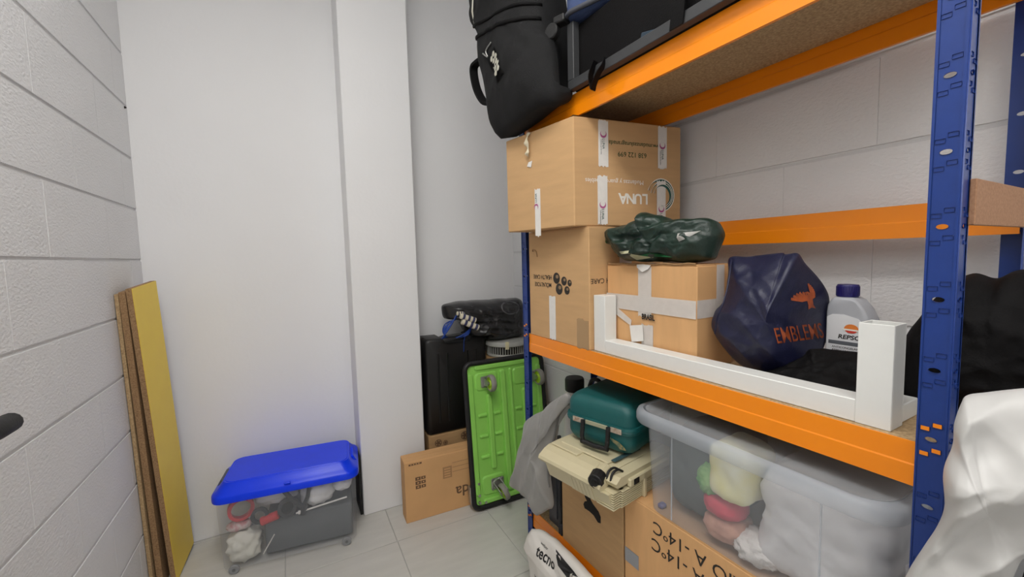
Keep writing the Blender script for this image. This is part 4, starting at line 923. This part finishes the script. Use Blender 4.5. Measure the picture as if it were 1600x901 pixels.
# raised border and ribs
P('border_rib', JOIN(trect(.012, .040, .06, THH-.05, 0, .010), trect(TW-.040, TW-.012, .06, THH-.05, 0, .010), trect(.05, TW-.05, THH-.040, THH-.014, 0, .010), trect(.05, TW-.05, .014, .040, 0, .010)), M_LIME, tr)
P('centre_ridge', trect(TW/2-.034, TW/2-.004, .05, THH-.05, 0, .016, .01), M_LIME, tr); P('centre_ridge', trect(TW/2+.018, TW/2+.036, .05, THH-.05, 0, .010, .008), M_LIME, tr)
for x in (.118, .312): P('long_rib', trect(x-.014, x+.014, .17, THH-.16, 0, .013, .012), M_LIME, tr)
for y in (.235, .335, .435):
    for (a, b) in ((.055, .102), (.136, .176), (.256, .296), (.330, .380)): P('cross_rib', trect(a, b, y-.009, y+.009, 0, .009, .006), M_LIME, tr)
for (a, b, c, d) in ((.05, .17, THH-.14, THH-.052), (.255, .378, THH-.14, THH-.052), (.05, .17, .052, .145), (.255, .378, .052, .145)): P('castor_pad', trect(a, b, c, d, 0, .006, .02), M_LIME, tr)
M_TYRE = mat('grey_tyre', (140, 138, 130), .55); M_HUB = mat('lime_hub', (176, 214, 50), .45)
def caster(x, y, swivel, ang):
    c = P('castor', JOIN(trect(x-.034, x+.034, y-.028, y+.028, .006, .0095, .006)), M_STEEL, tr, 'castor with zinc plate')
    out = []
    for sx in (-1, 1):
        for sy in (-1, 1): out.append(CYL((x+sx*.027, y+sy*.021, .0095), (x+sx*.027, y+sy*.021, .0135), .0055, n=6))
    b1 = P('bolts', JOIN(*out), M_STEEL, c); b1.parent = c
    R_ = Matrix.Rotation(ang, 4, 'Z'); T_ = Matrix.Translation((x, y, 0))
    off = .026 if swivel else 0
    wc = Vector((off, 0, .058)); wr_ = .040
    def pl(bm_): bmesh.ops.transform(bm_, matrix=T_ @ R_, verts=bm_.verts); return bm_
    fk = []
    for s in (-1, 1):
        fk.append(RINGS([[Vector((-.02, s*.017, .010)), Vector((.022, s*.017, .010)), Vector((off+.012, s*.017, .064)), Vector((off-.010, s*.017, .064))], [Vector((-.02, s*.0195, .010)), Vector((.022, s*.0195, .010)), Vector((off+.012, s*.0195, .064)), Vector((off-.010, s*.0195, .064))]]))
    fk.append(BX(-.022, .024, -.0195, .0195, .0095, .013, .001)); fk.append(CYL((off, -.023, .058), (off, .023, .058), .006, n=8))
    if swivel: fk.append(CYL((0, 0, .008), (0, 0, .018), .026, .022, n=18))
    P('fork', pl(JOIN(*fk)), M_STEEL, c)
    ty = LATHE([(.030, -.012), (.037, -.012), (.0405, -.007), (.0405, .007), (.037, .012), (.030, .012), (.030, -.012)], 26, caps=False); XF(ty, wc, (PI/2, 0, 0)); P('tyre', pl(ty), M_TYRE, c, smooth=True, ang=40)
    hb = LATHE([(.0, -.010), (.012, -.012), (.016, -.006), (.027, -.006), (.0305, -.011), (.0305, .011), (.027, .006), (.016, .006), (.012, .012), (.0, .010)], 26, caps=False); XF(hb, wc, (PI/2, 0, 0)); P('hub', pl(hb), M_HUB, c, smooth=True, ang=40)
caster(.112, THH-.098, False, PI/2); caster(TW-.052, THH-.108, False, PI/2); caster(.128, .098, True, -PI/2+.35); caster(TW-.09, .098, True, -PI/2-.2)
for (x, y) in ((.03, .03), (.03, .065), (.06, .025), (.03, .12)): P('bolt', CYL((x, y, 0), (x, y, .014), .007, .006, 10, .001), M_STEEL, tr)
P('hinge_bracket', BX(-.014, .0, .03, .11, -.03, .004, .002), M_STEEL, tr, 'zinc hinge bracket of the folded handle')

# ------------------------------------------------------------------ on the top shelf
bp_poly = [(.7, 1.486, 2.324), (.7, 1.476, 2.16), (.7, 1.454, 2.071), (.7, 1.398, 1.984), (.7, 1.4, 1.924), (.7, 1.354, 1.764), (.7, 1.321, 1.656), (.702, 1.291, 1.612), (.702, 1.246, 1.611), (.703, 1.16, 1.62), (.71, 1.065, 1.638), (.73, 1.000, 1.652), (.745, 1.010, 1.742), (.75, 1.035, 1.83), (.755, 1.075, 1.9), (.755, 1.11, 2.09), (.75, 1.15, 2.30), (.73, 1.32, 2.38)]
bk = TH('backpack', 'big black padded backpack hanging over the far end of the top shelf', 'backpack', (.80, 1.25, SH2))
b_ = CLOTH(bp_poly, .05, .15, (-1, 0, 0), (.72, 1.24, 1.98), wr=.014, ws=5, seed=23, nr=30, ns=8, pw=3.5, pe=.5, lat=.003, fold=((0, .35, 1), 9, .5))
for v in b_.verts:
    if v.co.z < 1.70: v.co.x = min(v.co.x, .793)
    elif v.co.x > .772: v.co.y = max(v.co.y, 1.088)
bt = BVHTree.FromBMesh(b_)
P('body', b_, M_BLACKFAB, bk, smooth=True, rel=True)
def onbag(pts, lift=.002):
    out = []
    for p in spline(pts, 8):
        h = bt.ray_cast(Vector((.3, p[1], p[2])), Vector((1, 0, 0)))
        if h[0] is not None: out.append(h[0]-Vector((lift, 0, 0)))
    return out
P('piping', TUBE(onbag([(0, 1.37, 1.965), (0, 1.30, 1.955), (0, 1.2, 1.935), (0, 1.1, 1.915), (0, 1.04, 1.90)]), .006, 6), M_NYLON, bk, smooth=True, rel=True)
P('piping', TUBE(onbag([(0, 1.40, 2.02), (0, 1.32, 2.00), (0, 1.2, 1.98), (0, 1.08, 1.955)]), .005, 6), M_NYLON, bk, smooth=True, rel=True)
P('handle', RIBBON(spline([(.705, 1.38, 1.922), (.695, 1.438, 1.924), (.69, 1.473, 1.91), (.69, 1.451, 1.833), (.69, 1.39, 1.763), (.70, 1.335, 1.739)], 6), (1, 0, .1), .03, .005), M_NYLON, bk, 'padded carrying handle', smooth=True, ang=50, rel=True)
def onbagp(bm_, y, z, rt, up): return WRAP(ON(bm_, (.3, y, z), rt, up, 0), bt, (1, 0, 0), .003)
pr2 = Vector((0, -.55, -.83)).normalized(); pu2 = Vector((0, -.83, .55))
pt = P('patch', onbagp(PLATE([(-.062, -.03), (.06, -.026), (.066, .018), (.0, .012), (-.05, .026)], (), .0006), 1.222, 1.822, pr2, pu2), M_NYLON, bk, 'black badge', rel=True)
M_REF = mat('reflector', (206, 204, 188), .4)
for i in range(5):
    for j in range(2):
        hx = [(.0085*math.cos(PI/3*k), .0085*math.sin(PI/3*k)) for k in range(6)]
        q_ = P('reflector_cell', onbagp(XF(PLATE(hx, (), .0004), (-.036+i*.018, -.008+j*.018+(i % 2)*.005, 0), scl=(1.12, 1.12, 1)), 1.222, 1.822, pr2, pu2), M_REF, pt)
        q_.data.transform(Matrix.Translation(-Vector(bk['base']))); 
        for v in q_.data.vertices: v.co.x -= .002
P('zip_pull', TUBE(onbag([(0, 1.30, 1.885), (0, 1.275, 1.865), (0, 1.28, 1.885), (0, 1.25, 1.90)], .004), .0025, 6), M_STEEL, bk, smooth=True, rel=True)
P('logo_strip', onbagp(PLATE(RC(-.05, .05, -.006, .006), (), .0004), 1.38, 2.06, (0, -.2, .98), (0, .98, .2)), M_REF, bk, 'pale reflective strip', rel=True)
P('logo_strip', onbagp(PLATE(RC(-.02, .02, -.0035, .0035), (), .0004), 1.365, 1.935, (0, .1, .99), (0, .99, -.1)), M_REF, bk, 'pale reflective strip', rel=True)

# dark frame with a black folded bed inside
df = TH('folding_frame', 'dark grey rectangular frame with black fabric lying along the top shelf behind the orange beam', 'frame', (.775, .30, SH2+.002))
fy0, fy1, fz1 = 0, .712, .185
P('rail', BX(0, .022, fy0, fy1, 0, .026, .0015), M_DGREY, df); P('rail', BX(.29, .312, fy0, fy1-.03, fz1-.02, fz1, .0015), M_DGREY, df)
P('upright', BX(0, .022, fy1-.028, fy1, .026, fz1, .0015), M_DGREY, df); P('upright', BX(0, .022, fy0, fy0+.022, .026, fz1-.02, .0015), M_DGREY, df)
b_ = BX(.0225, .288, .004, .711, 0, .182, .006, 2); P('black_fabric', b_, M_NYLON, df)
P('blue_insert', XF(BX(-.003, .003, -.04, .04, -.008, .008, .002), (.020, .41, .030), (.25, 0, 0)), mat('dusty_blue', (44, 60, 74), .8), df, 'dusty blue cloth showing through')
sp = spline([(-.004, .586, .034), (-.012, .596, .0), (-.006, .600, -.022), (-.010, .590, -.040), (-.018, .575, -.030), (-.016, .56, -.008), (-.004, .553, .012), (.004, .555, .03)], 6)
P('strap', RIBBON(sp, (1, .25, 0), .020, .0012), M_NYLON, df, 'black webbing loop over the beam')
P('strap', RIBBON(spline([(-.003, .33, .0), (-.004, .325, .03), (-.003, .32, .08), (-.002, .30, .15)], 4), (0, 1, 0), .034, .0015), M_NYLON, df, 'black webbing strap')
# blue suitcase
ss = TH('blue_suitcase', 'blue fabric suitcase with grey piping and a black wheel on top of the dark frame', 'suitcase', (.752, 1.005, SH2+.19), math.radians(19))
M_SUIT = mat('blue_canvas', (60, 76, 116), .8, var=.08, vscale=40, bump=.3, bscale=500)
P('body', XF(RRLOFT([(0, .18, .52, .03), (.006, .20, .54, .04), (.30, .20, .54, .04), (.31, .18, .52, .03)], n=5), (.10, -.27, .004)), M_SUIT, ss, smooth=True, ang=40)
P('piping', TUBE([(p.x+.10, p.y-.27, .012) for p in RRECT(.205, .545, .042, 0, 6)], .007, 8, closed=True), mat('grey_piping', (70, 72, 80), .6), ss, smooth=True)
P('wheel', CYL((-.006, .036, -.016), (.017, .036, -.016), .022, n=18, bev=.003), M_RUBBER, ss, 'black wheel', smooth=True, ang=40); P('wheel_housing', BX(-.004, .03, -.01, .03, -.002, .02, .005, 2), M_RUBBER, ss)
